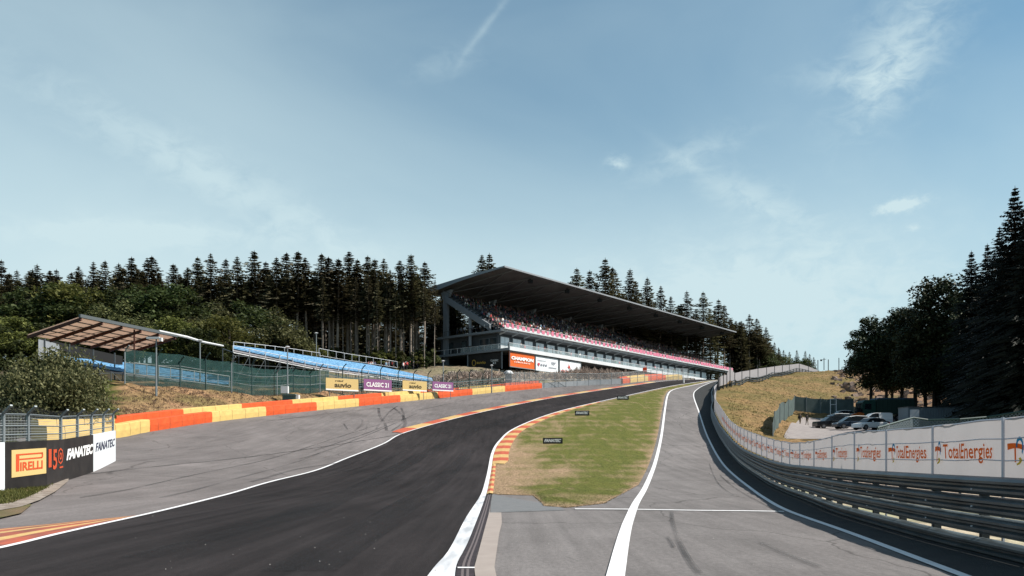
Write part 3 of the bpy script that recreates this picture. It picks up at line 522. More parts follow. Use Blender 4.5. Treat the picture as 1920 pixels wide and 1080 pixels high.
# joints, skid marks
JM = fade_mat('tar_joint', (.03, .03, .03), 2, .25, .5, .85, (1, .12, 1)); SK = fade_mat('tyre_rubber', (.035, .035, .037), .8, .25, .65, .42, (1, .12, 1))
def mark(name, px, w, m=None, off=.042): return struct(line_along(name, [hit(u, v, Hp) for u, v in px], w, off, m or SK, step=.35))
mark('asphalt_joint', [(135, 893), (300, 875), (480, 856), (640, 833), (757, 813)], .10, JM)
mark('asphalt_joint', [(930, 962), (1050, 958), (1078, 957)], .04, JM); mark('asphalt_joint', [(1460, 962), (1400, 930), (1350, 892)], .03, JM)
for px, w in [([(710, 765), (712, 780), (722, 795), (725, 808)], .35), ([(745, 762), (728, 775), (712, 795), (705, 805)], .25), ([(738, 765), (755, 780), (760, 795), (750, 808)], .4), ([(752, 765), (757, 778), (754, 792)], .3), ([(680, 787), (678, 797), (665, 808)], .25), ([(645, 795), (652, 806)], .2),
              ([(760, 790), (735, 808)], .25), ([(590, 845), (660, 822), (720, 800)], .2), ([(560, 862), (700, 812), (780, 776)], .18), ([(300, 935), (420, 905), (520, 878), (600, 850)], .16), ([(780, 770), (900, 745), (1000, 732)], .3), ([(500, 790), (650, 772), (760, 762)], .25), ([(640, 868), (560, 880), (470, 905)], .25),
              ([(1259, 960), (1262, 985), (1272, 1015), (1292, 1055), (1312, 1080)], .11), ([(1252, 1010), (1264, 1030)], .07), ([(1060, 1048), (1085, 1058)], .03), ([(1425, 1020), (1470, 1042), (1540, 1070)], .12), ([(1330, 870), (1345, 905), (1375, 930)], .08)]:
    mark('skid_mark', px, w)
TS = fade_mat('track_rubber', (.012, .012, .013), .5, .3, .8, .4, (1, .12, 1))
for px, w in [([(560, 1075), (700, 990), (790, 930), (850, 880), (880, 845)], 1.1), ([(300, 1050), (520, 985), (660, 925), (780, 860), (900, 800)], 1.4), ([(900, 805), (1000, 770), (1120, 745)], 1.6)]:
    struct(line_along('rubber_line', [hit(u, v, Hp) for u, v in px], w, .040, TS, step=.8))
for px, w in [([(600, 895), (860, 800), (1000, 762)], .06), ([(150, 935), (420, 880), (700, 800), (900, 757)], .05)]: mark('asphalt_joint', px, w, JM)
# pebbles on the tarmac
mb = MB(); r = random.Random(5)
for _ in range(60):
    u, v = r.uniform(250, 1500), r.uniform(880, 1075); p = hit(u, v, Hp); s_ = r.uniform(.006, .014)
    mb.add([p+Vector((s_*math.cos(a), s_*math.sin(a), .04)) for a in (0, 1.5, 3, 4.6)]+[p+Vector((0, 0, .04+s_))], [(0, 1, 4), (1, 2, 4), (2, 3, 4), (3, 0, 4)])
tag(mb.build('gravel', mat('pebble', (.45, .43, .42), .9)), 'scattered small pale pebbles on the asphalt', 'gravel', kind='stuff')
# car park surface
cp = [[P(1474, 826, 92), P(1520, 824, 93)], ]
mbx = MB(); rows = 26; cA = [(1478, 106), (1483, 92)]
for i in range(rows):
    y = 84+i*1.9; xa = (np.interp(y, [84, 95, 119, 132], [1474, 1470, 1490, 1506])-960)/F*y; xb = 62+i*.3
    for k in range(25): x = xa+(xb-xa)*k/24; mbx.v.append((x, y, gz(x, y)+.06))
for i in range(rows-1):
    for k in range(24): a = i*25+k; mbx.f.append((a, a+1, a+26, a+25)); mbx.m.append(0)
struct(mbx.build('car_park', mat('gravel_car_park', (.30, .27, .27), .9, (.36, .33, .32), 1.2, 7, .3, 20), smooth=True))
# ------------------------------------------------------------------ advertising wall at the left
UP = Vector((0, 0, 1))
def wallz(p, h): return Vector((p.x, p.y, p.z+h))
WH = 1.62
wall_pts = [P(-40, 924, 26.5), P(9, 916, 28), P(88, 904, 31), P(120, 894, 34.8), P(175, 875, 40.7), P(217, 858, 48)]
wt = thing('advertising_wall', 'long wall of black and white advertising boards standing at the left edge of the run-off', 'wall')
def seg_board(a, b, name, m, label=None, th=.12, h=WH, lift=0.):
    mb = MB(); n = 8; d = b-a; nn = nrm2(d)
    for i in range(n):
        p, q = a+d*(i/n), a+d*((i+1)/n); w0, w1 = .02*math.sin(i*2.1+a.x), .02*math.sin((i+1)*2.1+a.x)
        mb.box(p-nn*(0)+Vector((0, 0, -.35)), q-p, nn*th, UP*(h+.35))
    o = mb.build(name, m, wt)
    if label: o['label'] = label
    return o
def bl(p, q, t, h): return p+(q-p)*t+UP*h
A_, B_, C_, D_, E_, F_ = wall_pts
seg_board(A_, B_, 'board', M['wboard'], 'white board at the far left of the wall')
o1 = seg_board(B_, C_, 'board', M['black'], 'black board with a yellow panel')
o2 = seg_board(C_, D_, 'board', M['black'], 'black board with red anniversary numerals')
o3 = seg_board(D_, E_, 'board', M['black'], 'creased black board with white lettering')
o4 = seg_board(E_, F_, 'board', M['wboard'], 'white end board with black lettering')
def on(p, q): d = (q-p); return d.normalized(), d.length
R, L_ = on(B_, C_); mb = MB(); O = B_+R*L_*.14+UP*.35; w_, h_ = L_*.83, .98; mb.box(O-R.cross(UP)*-.0+R.cross(UP)*.005, R*w_, UP*h_, R.cross(UP)*.012); mb.build('yellow_panel', M['lyel'], o1)
mb = MB(); n_ = R.cross(UP); 
def plate(mb, O, R, x, z, w, h, off=.025, mi=0): n = Vector(R).cross(UP); mb.add([O+R*x+UP*z+n*off, O+R*(x+w)+UP*z+n*off, O+R*(x+w)+UP*(z+h)+n*off, O+R*x+UP*(z+h)+n*off], [(0, 1, 2, 3)], mi)
plate(mb, O, R, w_*.11, .20, w_*.09, .57); plate(mb, O, R, w_*.11, .77, w_*.78, .055); plate(mb, O, R, w_*.20, .60, w_*.66, .05); 
arc = [O+R*(w_*.86+math.cos(a)*.10)+UP*(.7125+math.sin(a)*.1125)+n_*.025 for a in np.linspace(-math.pi/2, math.pi/2, 9)]; arci = [O+R*(w_*.84+math.cos(a)*.05)+UP*(.7125+math.sin(a)*.06)+n_*.025 for a in np.linspace(-math.pi/2, math.pi/2, 9)]
for i in range(8): mb.quad(arci[i], arc[i], arc[i+1], arci[i+1])
lettering(mb, 'IRELLI', O, R, UP, 1, 1, .025) if False else lettering(mb, 'IRELLI', O+R*w_*.225+UP*.20, R, UP, w_*.66, .32, .026, bold=.03)
mb.build('lettering', M['lred'], o1)
R, L_ = on(C_, D_); mb = MB(); lettering(mb, '1', C_+R*L_*.06+UP*.55, R, UP, L_*.16, .72, .02, bold=.01); lettering(mb, '5', C_+R*L_*.30+UP*.42, R, UP, L_*.24, .82, .02); lettering(mb, 'O', C_+R*L_*.58+UP*.58, R, UP, L_*.34, .70, .02, bold=-.01); lettering(mb, 'o', C_+R*L_*.68+UP*.77, R, UP, L_*.15, .32, .02, bold=.02)
plate(mb, C_, R, L_*.68, .42, L_*.22, .07); mb.build('numerals', M['lred'], o2)
R, L_ = on(D_, E_); mb = MB(); lettering(mb, 'FANATEC', D_+R*L_*.06+UP*.68, R, UP, L_*.92, .50, .02, shear=.25, bold=.05, space=.92); mb.build('lettering', M['lwhite'], o3)
R, L_ = on(E_, F_); mb = MB(); lettering(mb, 'FANATEC', E_+R*L_*.08+UP*.72, R, UP, L_*.86, .46, .02, shear=.25, bold=.02, space=1.05); mb.build('lettering', M['lnavy'], o4)
# wire fence on the wall
ft = thing('wire_fence', 'grey post and rail wire fence with inward curved tops standing on the advertising wall', 'fence')
wp = [Vector((p.x, p.y, p.z+WH-.05))-nrm2(F_-B_)*-.15 for p in wall_pts]; wl = resamp(wp, n=120)
def at_u(u): return min(wl, key=lambda p: abs(960+F*p.x/p.y-u))
posts = [at_u(u) for u in (-25, 3, 54, 114, 145, 171, 194, 212)]
for p in posts:
    mb = MB(); mb.bar(p-UP*.8, p+UP*1.05, .10, .10); mb.bar(p+UP*1.05, p+Vector((.45, -.25, 1.33)), .09, .06); mb.build('post', M['post'], ft)
for hh in (.3, .62, 1.04):
    mb = MB(); mb.tube([p+UP*hh for p in posts], .028, 5); mb.build('rail', M['post'], ft)
mb = MB(); mb.uv = []
s_ = 0
for i in range(len(posts)-1):
    for k in range(7):
        t = k/6; p = posts[i]+(posts[i+1]-posts[i])*t; sag = math.sin(math.pi*t)*.10; x = s_+(posts[i+1]-posts[i]).length*t
        for q, y in ((p, 0), (p+UP*1.05, 1.05), (p+Vector((.45, -.25, 1.33-sag)), 1.5)): mb.v.append(tuple(q)); mb.uv.append((x, y))
    s_ += (posts[i+1]-posts[i]).length
for i in range(len(mb.v)//3-1):
    for k in range(2): mb.f.append((i*3+k, i*3+3+k, i*3+4+k, i*3+1+k)); mb.m.append(0)
mb.build('wire_mesh', M['wire'], ft)
# broken stone edging and grass at the bottom left
edg = [hit(u, v, Hp) for u, v in [(130, 893), (128, 905), (105, 925), (75, 942), (40, 955), (0, 962), (-60, 970)]]
edi = [hit(u, v, Hp) for u, v in [(108, 893), (105, 905), (85, 920), (55, 935), (20, 948), (-20, 952), (-80, 957)]]
gv = [hit(u, v, Hp) for u, v in [(112, 897), (60, 911), (20, 918), (-20, 924), (-50, 928), (-80, 932), (-110, 935)]]
def rib(name, A, B, off, m, cols=6): return ribbon(name, A, B, off, m, n=30, cols=cols)
struct(rib('grass_verge', [p+Vector((0, 0, 0)) for p in gv], edi, .05, mat('verge_grass', (.07, .09, .02), .95, (.13, .13, .04), 2.2, 7, .8, 20, c3=(.2, .13, .08), s3=.5)))
tag(rib('stone_edging', edi, edg, .075, mat('broken_concrete', (.36, .31, .27), .9, (.22, .18, .15), 2.5, 8, .9, 6), 5), 'broken pale concrete edging curving away from the black advertising wall', 'kerb')
low = [hit(u, v, Hp) for u, v in [(60, 950), (40, 966), (0, 976), (-60, 984)]]; hi2 = [hit(u, v, Hp) for u, v in [(55, 949), (20, 957), (-10, 960), (-60, 968)]]
struct(rib('grass_verge', hi2, low, .06, MATS['verge_grass']))
pts = []
for _ in range(2600):
    i = random.random(); k = random.randrange(6); a = gv[k]+(gv[k+1]-gv[k])*i; b = edi[k]+(edi[k+1]-edi[k])*i; p = a+(b-a)*random.random(); pts.append((p.x, p.y, float(Hp(p.x, p.y))+.05))
tufts('grass', pts, M['gr'], .10, .05, 3, 'green grass tufts in front of the black advertising wall', 5)
# ------------------------------------------------------------------ tyre barriers: two offset rows in orange and yellow belts
BP = resamp(crom(BAR, 8), step=.5); BU = [960+F*p.x/p.y for p in BP]
def bar_at(u): 
    k = int(np.argmin([abs(b-u) for b in BU])); return k
def barrier(ua, ub, ra, rb, col, label, h1=1.1, h2=1.6, grp='orange and yellow belted tyre barriers along the run-off'):
    t = thing('tyre_barrier', label, 'barrier', grp)
    for (a, b, d0, d1, hh, nm) in ((ua, ub, 0, .75, h1, 'front_row'), (ra, rb, .78, 1.5, h2, 'rear_row')):
        i, j = bar_at(a), bar_at(b); pts = BP[i:j+1]; 
        if len(pts) < 2: continue
        mb = MB(); n = len(pts); 
        for k in range(n):
            d = pts[min(k+1, n-1)]-pts[max(k-1, 0)]; nn = nrm2(d); p = pts[k]; z = float(Hp(p.x, p.y)); wv = .03*math.sin(k*1.7)
            for dd, zz in ((d0+wv, -.1), (d0+wv-.03, hh*.5), (d0+.02, hh-.05), (d0+.12, hh), (d1, hh+.02), (d1, -.3)): q = p+nn*dd; mb.v.append((q.x, q.y, z+zz))
        for k in range(n-1):
            for c in range(5): a_ = k*6+c; mb.f.append((a_, a_+6, a_+7, a_+1)); mb.m.append(0)
        mb.add([mb.v[c] for c in range(6)], [(0, 1, 2, 3, 4, 5)]); mb.add([mb.v[(n-1)*6+c] for c in range(6)], [(5, 4, 3, 2, 1, 0)])
        for k in range(3, n-2, 5):      # belt seams, part of the row's own mesh
            c0 = [Vector(mb.v[k*6+c]) for c in range(5)]; dd = (pts[min(k+1, n-1)]-pts[k]).normalized()*.035; nn = nrm2(dd)*-.006
            for c in range(4): mb.quad(c0[c]+nn+UP*.004, c0[c]+dd+nn+UP*.004, c0[c+1]+dd+nn+UP*.004, c0[c+1]+nn+UP*.004, 1)
        mb.build(nm, [M[col], mat('belt_joint', (.10, .05, .03), .8)], t)
    p = BP[bar_at((ua+ub)/2)]; settle(t, p)
seq = [(88, 281, 88, 235, 'yellow', 'near yellow tyre barrier section behind the wire fence at the left end'), (281, 397, 235, 357, 'orange', 'nearest and largest orange tyre barrier section, at the foot of the dirt bank'),
       (397, 500, 357, 464, 'yellow', 'yellow barrier section between the two nearest orange ones below the dirt bank'), (500, 592, 464, 560, 'orange', 'orange barrier section below the left end of the open blue stand'),
       (592, 672, 560, 643, 'yellow', 'yellow barrier section below the first cream advertising board'), (672, 750, 643, 724, 'orange', 'orange barrier section below the first purple advertising board'),
       (750, 820, 724, 797, 'yellow', 'yellow barrier section below the second cream advertising board'), (820, 887, 797, 866, 'orange', 'orange barrier section below the second purple advertising board'),
       (887, 946, 866, 926, 'yellow', 'yellow barrier section below the dark screen under the grandstand corner'), (946, 1017, 926, 1017, 'orange', 'last orange barrier section before the grey concrete wall')]
for s in seq: barrier(*s)
p = BP[bar_at(88)]; 
# grey concrete wall further on, then the far coloured sections
i, j = bar_at(1017), bar_at(1166); mb = MB()
pts = resamp(BP[i:j+1], step=3.0); gw = thing('concrete_wall', 'pale grey concrete block wall along the run-off below the grandstand', 'wall')
for k in range(len(pts)-1):
    a, b = pts[k], pts[k+1]; d = b-a; nn = nrm2(d); z = min(float(Hp(a.x, a.y)), float(Hp(b.x, b.y))); mb = MB(); mb.box(a+UP*(z-.1-a.z)+d*.006, d*.988, nn*.45, UP*1.15+(UP*0)); o = mb.build('block', M['grey'], gw)
far = [P(1168, 719.5, 0+BP[-1].y)]
FX = [(22.6, 163.5), (26, 168), (30, 172.8), (34, 177.4), (38, 182), (43, 187.5), (48, 193)]
e0 = BP[-1]; FX = [Vector((e0.x+(k)*3.6, e0.y+k*4.2, 0)) for k in range(0, 9)]
BP = BP + [p for p in resamp(FX, step=.5)[1:]]; BU = [960+F*p.x/p.y for p in BP]
us = [1168, 1183, 1215, 1248, 1279]
gf = 'far barrier sections near the crest of the track'
barrier(us[0], us[1], us[0], us[1], 'orange', 'short far orange barrier section where the grey concrete wall ends', 1.2, 1.5, gf)
barrier(us[1], us[2], us[1], us[2], 'yellow', 'far yellow barrier section between the two far orange ones', 1.2, 1.5, gf)
barrier(us[2], us[3], us[2], us[3], 'orange', 'longer far orange barrier section near the crest', 1.2, 1.5, gf)
barrier(us[3], us[4], us[3], us[4], 'yellow', 'farthest yellow barrier section tapering to the crest of the track', 1.1, 1.3, gf)
# ------------------------------------------------------------------ debris fence with green net
FB = [colG(u, y) for u, y in [(234, 88), (337, 92), (435, 97), (550, 108), (610, 114), (700, 125), (810, 136), (850, 142), (945, 154)]]
FBr = resamp(crom(FB, 8), step=.5); FU = [960+F*p.x/p.y for p in FBr]
def fence_pt(u): return FBr[int(np.argmin([abs(b-u) for b in FU]))]
nf = thing('net_fence', 'tall debris fence with dark green netting in front of the blue stands', 'fence')
for u, top in [(234, 650), (294, 657), (341, 670), (389, 664), (435, 671), (474, 676), (518, 690), (552, 688), (580, 692), (600, 684), (641, 684), (678, 686), (714, 687), (746, 688), (776, 690), (804, 690), (831, 690), (857, 693), (880, 694), (905, 696), (945, 697)]:
    p = fence_pt(u); h = (HV-top)/F*p.y+EYE-gz(p.x, p.y); h = max(2.4, min(h, 4.6)); mb = MB(); g = gz(p.x, p.y); b0 = Vector((p.x, p.y, g-.3))
    mb.tube([b0, b0+UP*(h-.3), b0+UP*(h+.1)+Vector((.25, -.12, 0)), b0+UP*(h+.4)+Vector((.6, -.25, 0))], .075, 6); mb.build('post', M['post'] if u in (234, 435, 600, 518, 945) else M['gpost'], nf)
def net(name, pts, h, m, parent, over=0.):
    mb = MB(); mb.uv = []; s = 0
    for i, p in enumerate(pts):
        if i: s += (p-pts[i-1]).length
        hh = h(i/len(pts)) if callable(h) else h
        for k in range(3): mb.v.append((p.x+over*k*k/4, p.y-over*k*k/8, p.z+hh*k/2)); mb.uv.append((s, hh*k/2))
    for i in range(len(pts)-1):
        for k in range(2): a = i*3+k; mb.f.append((a, a+3, a+4, a+1)); mb.m.append(0)
    return mb.build(name, m, parent)
gp = [Vector((p.x, p.y, gz(p.x, p.y))) for p in FBr]
kk = int(np.argmin([abs(b-620) for b in FU])); net('netting', gp[:kk:2], lambda t: 3.9-.9*t, M['netg'], nf)
net('netting', gp[kk-1::2], 3.0, mesh_mat('thin_net', (.02, .05, .05), .5, .5, .22), nf)
for hh in (1.2, 2.4): mb = MB(); mb.tube([p+UP*hh for p in gp[::4]], .03, 4); mb.build('cable', M['post'], nf)
# grey wire fence continuing past the grandstand
gf2 = [colG(u, y) for u, y in [(948, 154.5), (1010, 164), (1080, 166), (1160, 170), (1220, 178), (1290, 190)]]
gf2 = [p if k < 1 else Vector(((u-960)/F*y, y, 0)) for k, (p, (u, y)) in enumerate(zip(gf2, [(948, 154.5), (1010, 161.5), (1080, 166), (1160, 170), (1220, 178), (1290, 193)]))]
w2 = thing('wire_fence', 'light grey wire fence on posts behind the concrete wall below the grandstand', 'fence'); pr = resamp(crom(gf2, 6), step=2.7)
for p in pr: p.z = max(gz(p.x, p.y), EYE+(HV-724)/F*p.y)
for p in pr: mb = MB(); hh = 2.9 if p.y < 166 else 2.6; mb.tube([p-UP*1.5, p+UP*hh], .06, 5); mb.build('post', M['post'], w2)
for hh in (1.3, 2.6): mb = MB(); mb.tube([p+UP*hh for p in pr], .045, 4); mb.build('rail', M['post'], w2)
net('wire_mesh', pr, 2.6, M['wire'], w2)
# ------------------------------------------------------------------ roadside boards
def board(name, u0, v0, u1, v1, Y, w, h, m, label, cat='sign', group=None, legs=True, turn=0):
    a = P(u0, v0, Y); R = Vector((math.cos(turn), math.sin(turn), 0)); t = thing(name, label, cat, group); mb = MB(); n = R.cross(UP)
    mb.box(a, R*w, UP*h, -n*.08); pn = mb.build('panel', m, t); return t, a, R, pn
def px_board(name, u0, u1, vt, vb, Y, m, label, group=None, cat='sign'):
    return board(name, u0, vb, u1, vt, Y, (u1-u0)/F*Y, (vb-vt)/F*Y, m, label, cat, group)+((u1-u0)/F*Y, (vb-vt)/F*Y)
gb = 'advertising boards on the green netting fence'
for (u0, u1, vt, vb, Y, kind, lab) in [(611, 662, 708, 731, 110.5, 'a', 'larger left cream board with dark lettering fixed low on the green fence'), (682, 727, 710, 732, 119, 'c', 'left purple board with white lettering fixed low on the green fence'),
                                  (755, 795, 713, 732, 128, 'a', 'smaller cream board with dark lettering between the two purple boards'), (811, 846, 715, 732, 134.5, 'c', 'right purple board with white lettering, last on the green fence')]:
    w, h = (u1-u0)/F*Y*1.28, (vb-vt)/F*Y; t, a, R, pn = board('advertising_board', u0, vb, u1, vt, Y, w, h, M['lyel'] if kind == 'a' else M['purple'], lab, 'sign', gb, turn=.60)
    mb = MB(); n = R.cross(UP); mb.box(a-UP*.0+n*.004, R*w, UP*h*.11, n*.02); mb.build('white_base_strip', M['lwhite'], t)
    mb = MB()
    if kind == 'a': lettering(mb, 'auvio', a+R*w*.26+UP*h*.26, R, UP, w*.52, h*.38, .03, bold=.03); lettering(mb, 'rtbf', a+R*w*.28+UP*h*.74, R, UP, w*.26, h*.11, .03, bold=.04)
    else: lettering(mb, 'CLASSIC 21', a+R*w*.09+UP*h*.34, R, UP, w*.80, h*.40, .03, bold=.03)
    mb.build('lettering', M['brown'] if kind == 'a' else M['lwhite'], t)
    for x in (.12, .88): mb = MB(); q = a+R*w*x; mb.bar(q-UP*1.3-n*.12, q+UP*h*.9-n*.12, .08); mb.build('leg', M['post'], t)
    settle(t, a)
# black boards on the grass island
for (u0, u1, vt, vb, lab) in [(1018, 1055, 821, 832, 'nearest and largest black board with white lettering standing on the grass island'), (1078, 1105, 770, 779, 'middle black board with white lettering on the grass island'), (1157, 1179, 742, 749.5, 'farthest and smallest black board with white lettering on the grass island')]:
    g = hit((u0+u1)/2, vb+1.5, Hp); Y = g.y; t, a, R, pn, w, h = px_board('advertising_board', u0, u1, vt, vb, Y, M['black'], lab, 'small black boards on the grass island')
    mb = MB(); lettering(mb, 'FANATEC', a+R*w*.06+UP*h*.27, R, UP, w*.86, h*.54, .02, shear=.35, bold=.05); mb.build('lettering', M['lwhite'], t)
    for x in (.15, .85): mb = MB(); q = a+R*w*x; mb.bar(q-UP*.35, q+UP*.1, .05); mb.bar(q-UP*.1, q-UP*.2-R.cross(UP)*.5, .04); mb.build('foot', M['dsteel'], t)
    settle(t, a)
mb = MB(); a = hit(1282, 718, Hp); mb.tube([a, a+UP*1.0], [.16, .10], 8); t = mb.build('marker_post', M['lwhite']); tag(t, 'tiny white marker post on the grass beside the crest of the track', 'post')
# fence box cabinet and lamp posts
def lamp(u, vb, vt, Y, label, two=False):
    g = colG(u, Y); top = P(u, vt, Y).z; t = thing('lamp_post', label, 'lamp post', 'thin lamp and camera posts behind the fence'); mb = MB(); b = Vector((g.x, g.y, g.z-.3)); mb.tube([b, Vector((g.x, g.y, top))], [.12, .07], 8); mb.build('pole', M['post'], t)
    mb = MB(); q = Vector((g.x, g.y, top)); 
    if two: mb.box(q+Vector((-1.0, -.2, -.1)), (1.4, 0, 0), (0, .4, 0), (0, 0, .22)); mb.box(q+Vector((.4, -.2, -.35)), (.25, 0, 0), (0, .4, 0), (0, 0, .4))
    else: mb.tube([q-UP*.1, q+UP*.12, q+UP*.2], [.1, .32, .2], 8)
    mb.build('lamp_head', M['roofw'], t); settle(t, g)
lamp(293, 720, 634, 87, 'pole with a white two armed head at the right end of the roofed blue stand', True)
lamp(539, 736, 652, 104, 'thin pole with a small head in front of the open blue stand')
lamp(831, 730, 678, 139, 'thin pole with a round head right of the purple board', False)
lamp(922, 722, 686, 150, 'short thin pole in front of the dark screen under the grandstand corner')
lamp(593, 700, 626, 131, 'bare tall pole behind the open blue stand'); lamp(375, 700, 640, 101, 'slim pole holding the end of the white roof edge of the roofed stand')
g = colG(540, 103); t = thing('control_cabinet', 'green cabinet with a white box on top at the foot of the netting fence', 'cabinet'); mb = MB(); c = g+Vector((-.5, -.8, 0)); mb.box(c, (1.7, 0, 0), (0, .8, 0), (0, 0, 1.1)); mb.prism([c+Vector((-.1, -.1, 1.1)), c+Vector((1.8, -.1, 1.1)), c+Vector((1.6, -.1, 1.3)), c+Vector((.1, -.1, 1.3))], (0, 1., 0)); mb.build('cabinet_body', mat('cabinet_green', (.10, .16, .15), .6), t)
mb = MB(); mb.box(c+Vector((-.2, 0, 1.4)), (.9, 0, 0), (0, .5, 0), (0, 0, .9)); mb.build('white_box', M['roofw'], t); mb = MB(); mb.box(c+Vector((1.72, 0, 0)), (.35, 0, 0), (0, .7, 0), (0, 0, 1.2)); mb.build('side_panel', M['roofw'], t); settle(t, g)
# portable toilet and marshal sign
g = P(948, 729, 157); t = thing('portable_toilet', 'small dark blue cabin with white roof behind the orange barrier', 'cabin'); mb = MB(); mb.box(g+Vector((-.1, 0, 0)), (1.3, 0, 0), (0, 1.2, 0), (0, 0, 3.0)); mb.build('cabin_body', mat('cabin_blue', (.03, .06, .09), .5), t)
mb = MB(); mb.tube([g+Vector((.55, .6, 3.0)), g+Vector((.55, .6, 3.3)), g+Vector((.55, .6, 3.6))], [1.0, .9, .5], 8); mb.build('roof', M['roofw'], t); mb = MB(); mb.box(g+Vector((.15, -.03, .1)), (.8, 0, 0), (0, .02, 0), (0, 0, 2.5)); mb.build('door', mat('cabin_door', (.05, .09, .13), .5), t); settle(t, g)
g = P(1209, 697, 186); t = thing('marshal_panel', 'bright orange square panel on a post in front of the grandstand balcony', 'sign'); mb = MB(); mb.box(g+Vector((-.45, 0, 0)), (.95, 0, 0), (0, .15, 0), (0, 0, 1.0)); mb.build('panel', mat('signal_orange', (.9, .08, .01), .5), t); mb = MB(); mb.bar(g+Vector((0, .2, -3.8)), g+Vector((0, .2, .4)), .1); mb.build('post', M['post'], t); settle(t, g)
# ------------------------------------------------------------------ roofed blue stand
D1 = Vector((.3, .954, 0)).normalized(); N1 = Vector((D1.y, -D1.x, 0))       # along, towards the track
Z1 = 16.35; Fr = Vector((-45.4, 84.3, Z1)); RW = 7.3; Rr = Fr-N1*RW-UP*1.6; LEN = 14.2
st = thing('covered_grandstand', 'small blue seated stand with a pale tan sheet roof on rust brown beams', 'grandstand')
mb = MB(); mb.hexa([Rr, Fr, Fr+D1*LEN, Rr+D1*(LEN+1), Rr+UP*.1, Fr+UP*.1, Fr+D1*LEN+UP*.1, Rr+D1*(LEN+1)+UP*.1]); rf = mb.build('roof', M['tan'], st)
mb = MB(); mb.bar(Fr-D1*.2+UP*.1, Fr+D1*(LEN+.2)+UP*.1, .25, .35); mb.build('front_beam', M['scaf'], st)
mb = MB(); mb.tube([Fr+D1*(LEN*.8)+UP*.2, Fr+D1*(LEN+2)+UP*.18, Fr+D1*(LEN+5)-UP*.02, Fr+D1*(LEN+9)+UP*.0], [.16, .16, .14, .12], 6); mb.build('roof_edge', M['roofw'], st)
for k in range(6): mb = MB(); q = D1*(LEN*k/5); mb.bar(Rr+q-UP*.22, Fr+q-UP*.22, .16, .32); mb.build('rafter', M['rust'], st)
for k in range(1, 6): mb = MB(); q = -N1*(RW*k/6)-UP*(1.6*k/6+.1); mb.bar(Fr+q, Fr+q+D1*LEN, .08, .1); mb.build('purlin', M['scaf'], st)
for k in range(5): mb = MB(); q = D1*(LEN*k/5); mb.bar(Rr+q-UP*.3, Fr+q+D1*LEN/5-UP*.3, .05, .05); mb.build('brace', M['scaf'], st)
# rake below the roof: rear row to front row, plus the open continuation
def rake(parent, front, rear, rows, seatm, deckm, railm, skirt=True, name='seat_row'):
    F_, R_ = resamp(front, step=1.0), None; n = len(F_); R_ = resamp(rear, n=n)
    for k in range(rows):
        mb = MB(); md = MB()
        for i in range(n-1):
            for mbx, z_, dz, wd, o in ((mb, .42, .50, .55, .15), (md, 0, .16, 1.0, 0)):
                t0, t1 = (k+o)/rows, (k+o+wd)/rows; a = F_[i]+(R_[i]-F_[i])*t0; b = F_[i+1]+(R_[i+1]-F_[i+1])*t0; c = F_[i+1]+(R_[i+1]-F_[i+1])*t1; d = F_[i]+(R_[i]-F_[i])*t1
                zz = lambda p, q: Vector((p.x, p.y, q.z+z_))
                if mbx is mb: mbx.hexa([a+UP*z_*.2, b+UP*z_*.2, Vector((c.x, c.y, b.z+z_*.2)), Vector((d.x, d.y, a.z+z_*.2)), a+UP*.16, b+UP*.16, Vector((c.x, c.y, c.z+dz*.72)), Vector((d.x, d.y, d.z+dz*.72))])
                else: mbx.hexa([a-UP*.25, b-UP*.25, c-UP*.25, d-UP*.25, a-UP*.05, b-UP*.05, Vector((c.x, c.y, b.z-.05)), Vector((d.x, d.y, a.z-.05))])
        mb.build('seat_row', seatm, parent); md.build('deck', deckm, parent)
fz = lambda u, v, Y: P(u, v, Y)
rake(st, [fz(92, 674, 91), fz(235, 700, 100), fz(330, 712, 103), fz(428, 723, 106)], [fz(84, 648, 98), fz(232, 684, 107), fz(330, 697, 110), fz(430, 712, 112)], 6, M['seatb'], M['deck'], None)
mb = MB(); a, b = fz(72, 636, 90), fz(82, 640, 91.5); mb.box(a-UP*2.2, b-a, UP*2.2, Vector((.1, 3, 0))); mb.build('end_panel', M['grey'], st)
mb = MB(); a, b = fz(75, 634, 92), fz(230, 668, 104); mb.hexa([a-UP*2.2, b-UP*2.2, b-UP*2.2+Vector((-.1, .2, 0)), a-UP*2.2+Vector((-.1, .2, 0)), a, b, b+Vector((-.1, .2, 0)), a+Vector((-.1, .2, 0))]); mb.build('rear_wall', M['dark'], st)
for u, v0, Y in [(84, 640, 91), (130, 650, 94), (175, 660, 97), (215, 666, 100)]: mb = MB(); p = fz(u, v0, Y); mb.bar(Vector((p.x, p.y, gz(p.x, p.y)-.3)), p+UP*.3, .12); mb.build('column', M['scaf'], st)
p = Fr+D1*8-N1*.5; mb = MB(); mb.bar(Vector((p.x, p.y, gz(p.x, p.y))), p, .14); mb.build('column', M['rust'], st)
def railing(parent, tops, h, m=M['roofw'], step=2.0, mid=True, posts=True, w=.07):
    pr = resamp(tops, step=step); mb = MB(); mb.tube([p for p in pr], w*.6, 4); mb.build('handrail', m, parent)
    if mid: mb = MB(); mb.tube([p-UP*h for p in pr], w*.5, 4); mb.build('lower_rail', m, parent)
    if posts:
        for p in pr: mb = MB(); mb.bar(p-UP*h, p, w); mb.build('rail_post', m, parent)
railing(st, [fz(252, 680, 91.5), fz(340, 692, 97), fz(430, 705.5, 102)], 1.35, step=1.6)
mb = MB(); p = fz(254, 700, 91); mb.box(p, (.4, 0, 0), (0, .05, 0), (0, 0, .45)); mb.build('notice_plate', M['roofw'], st)
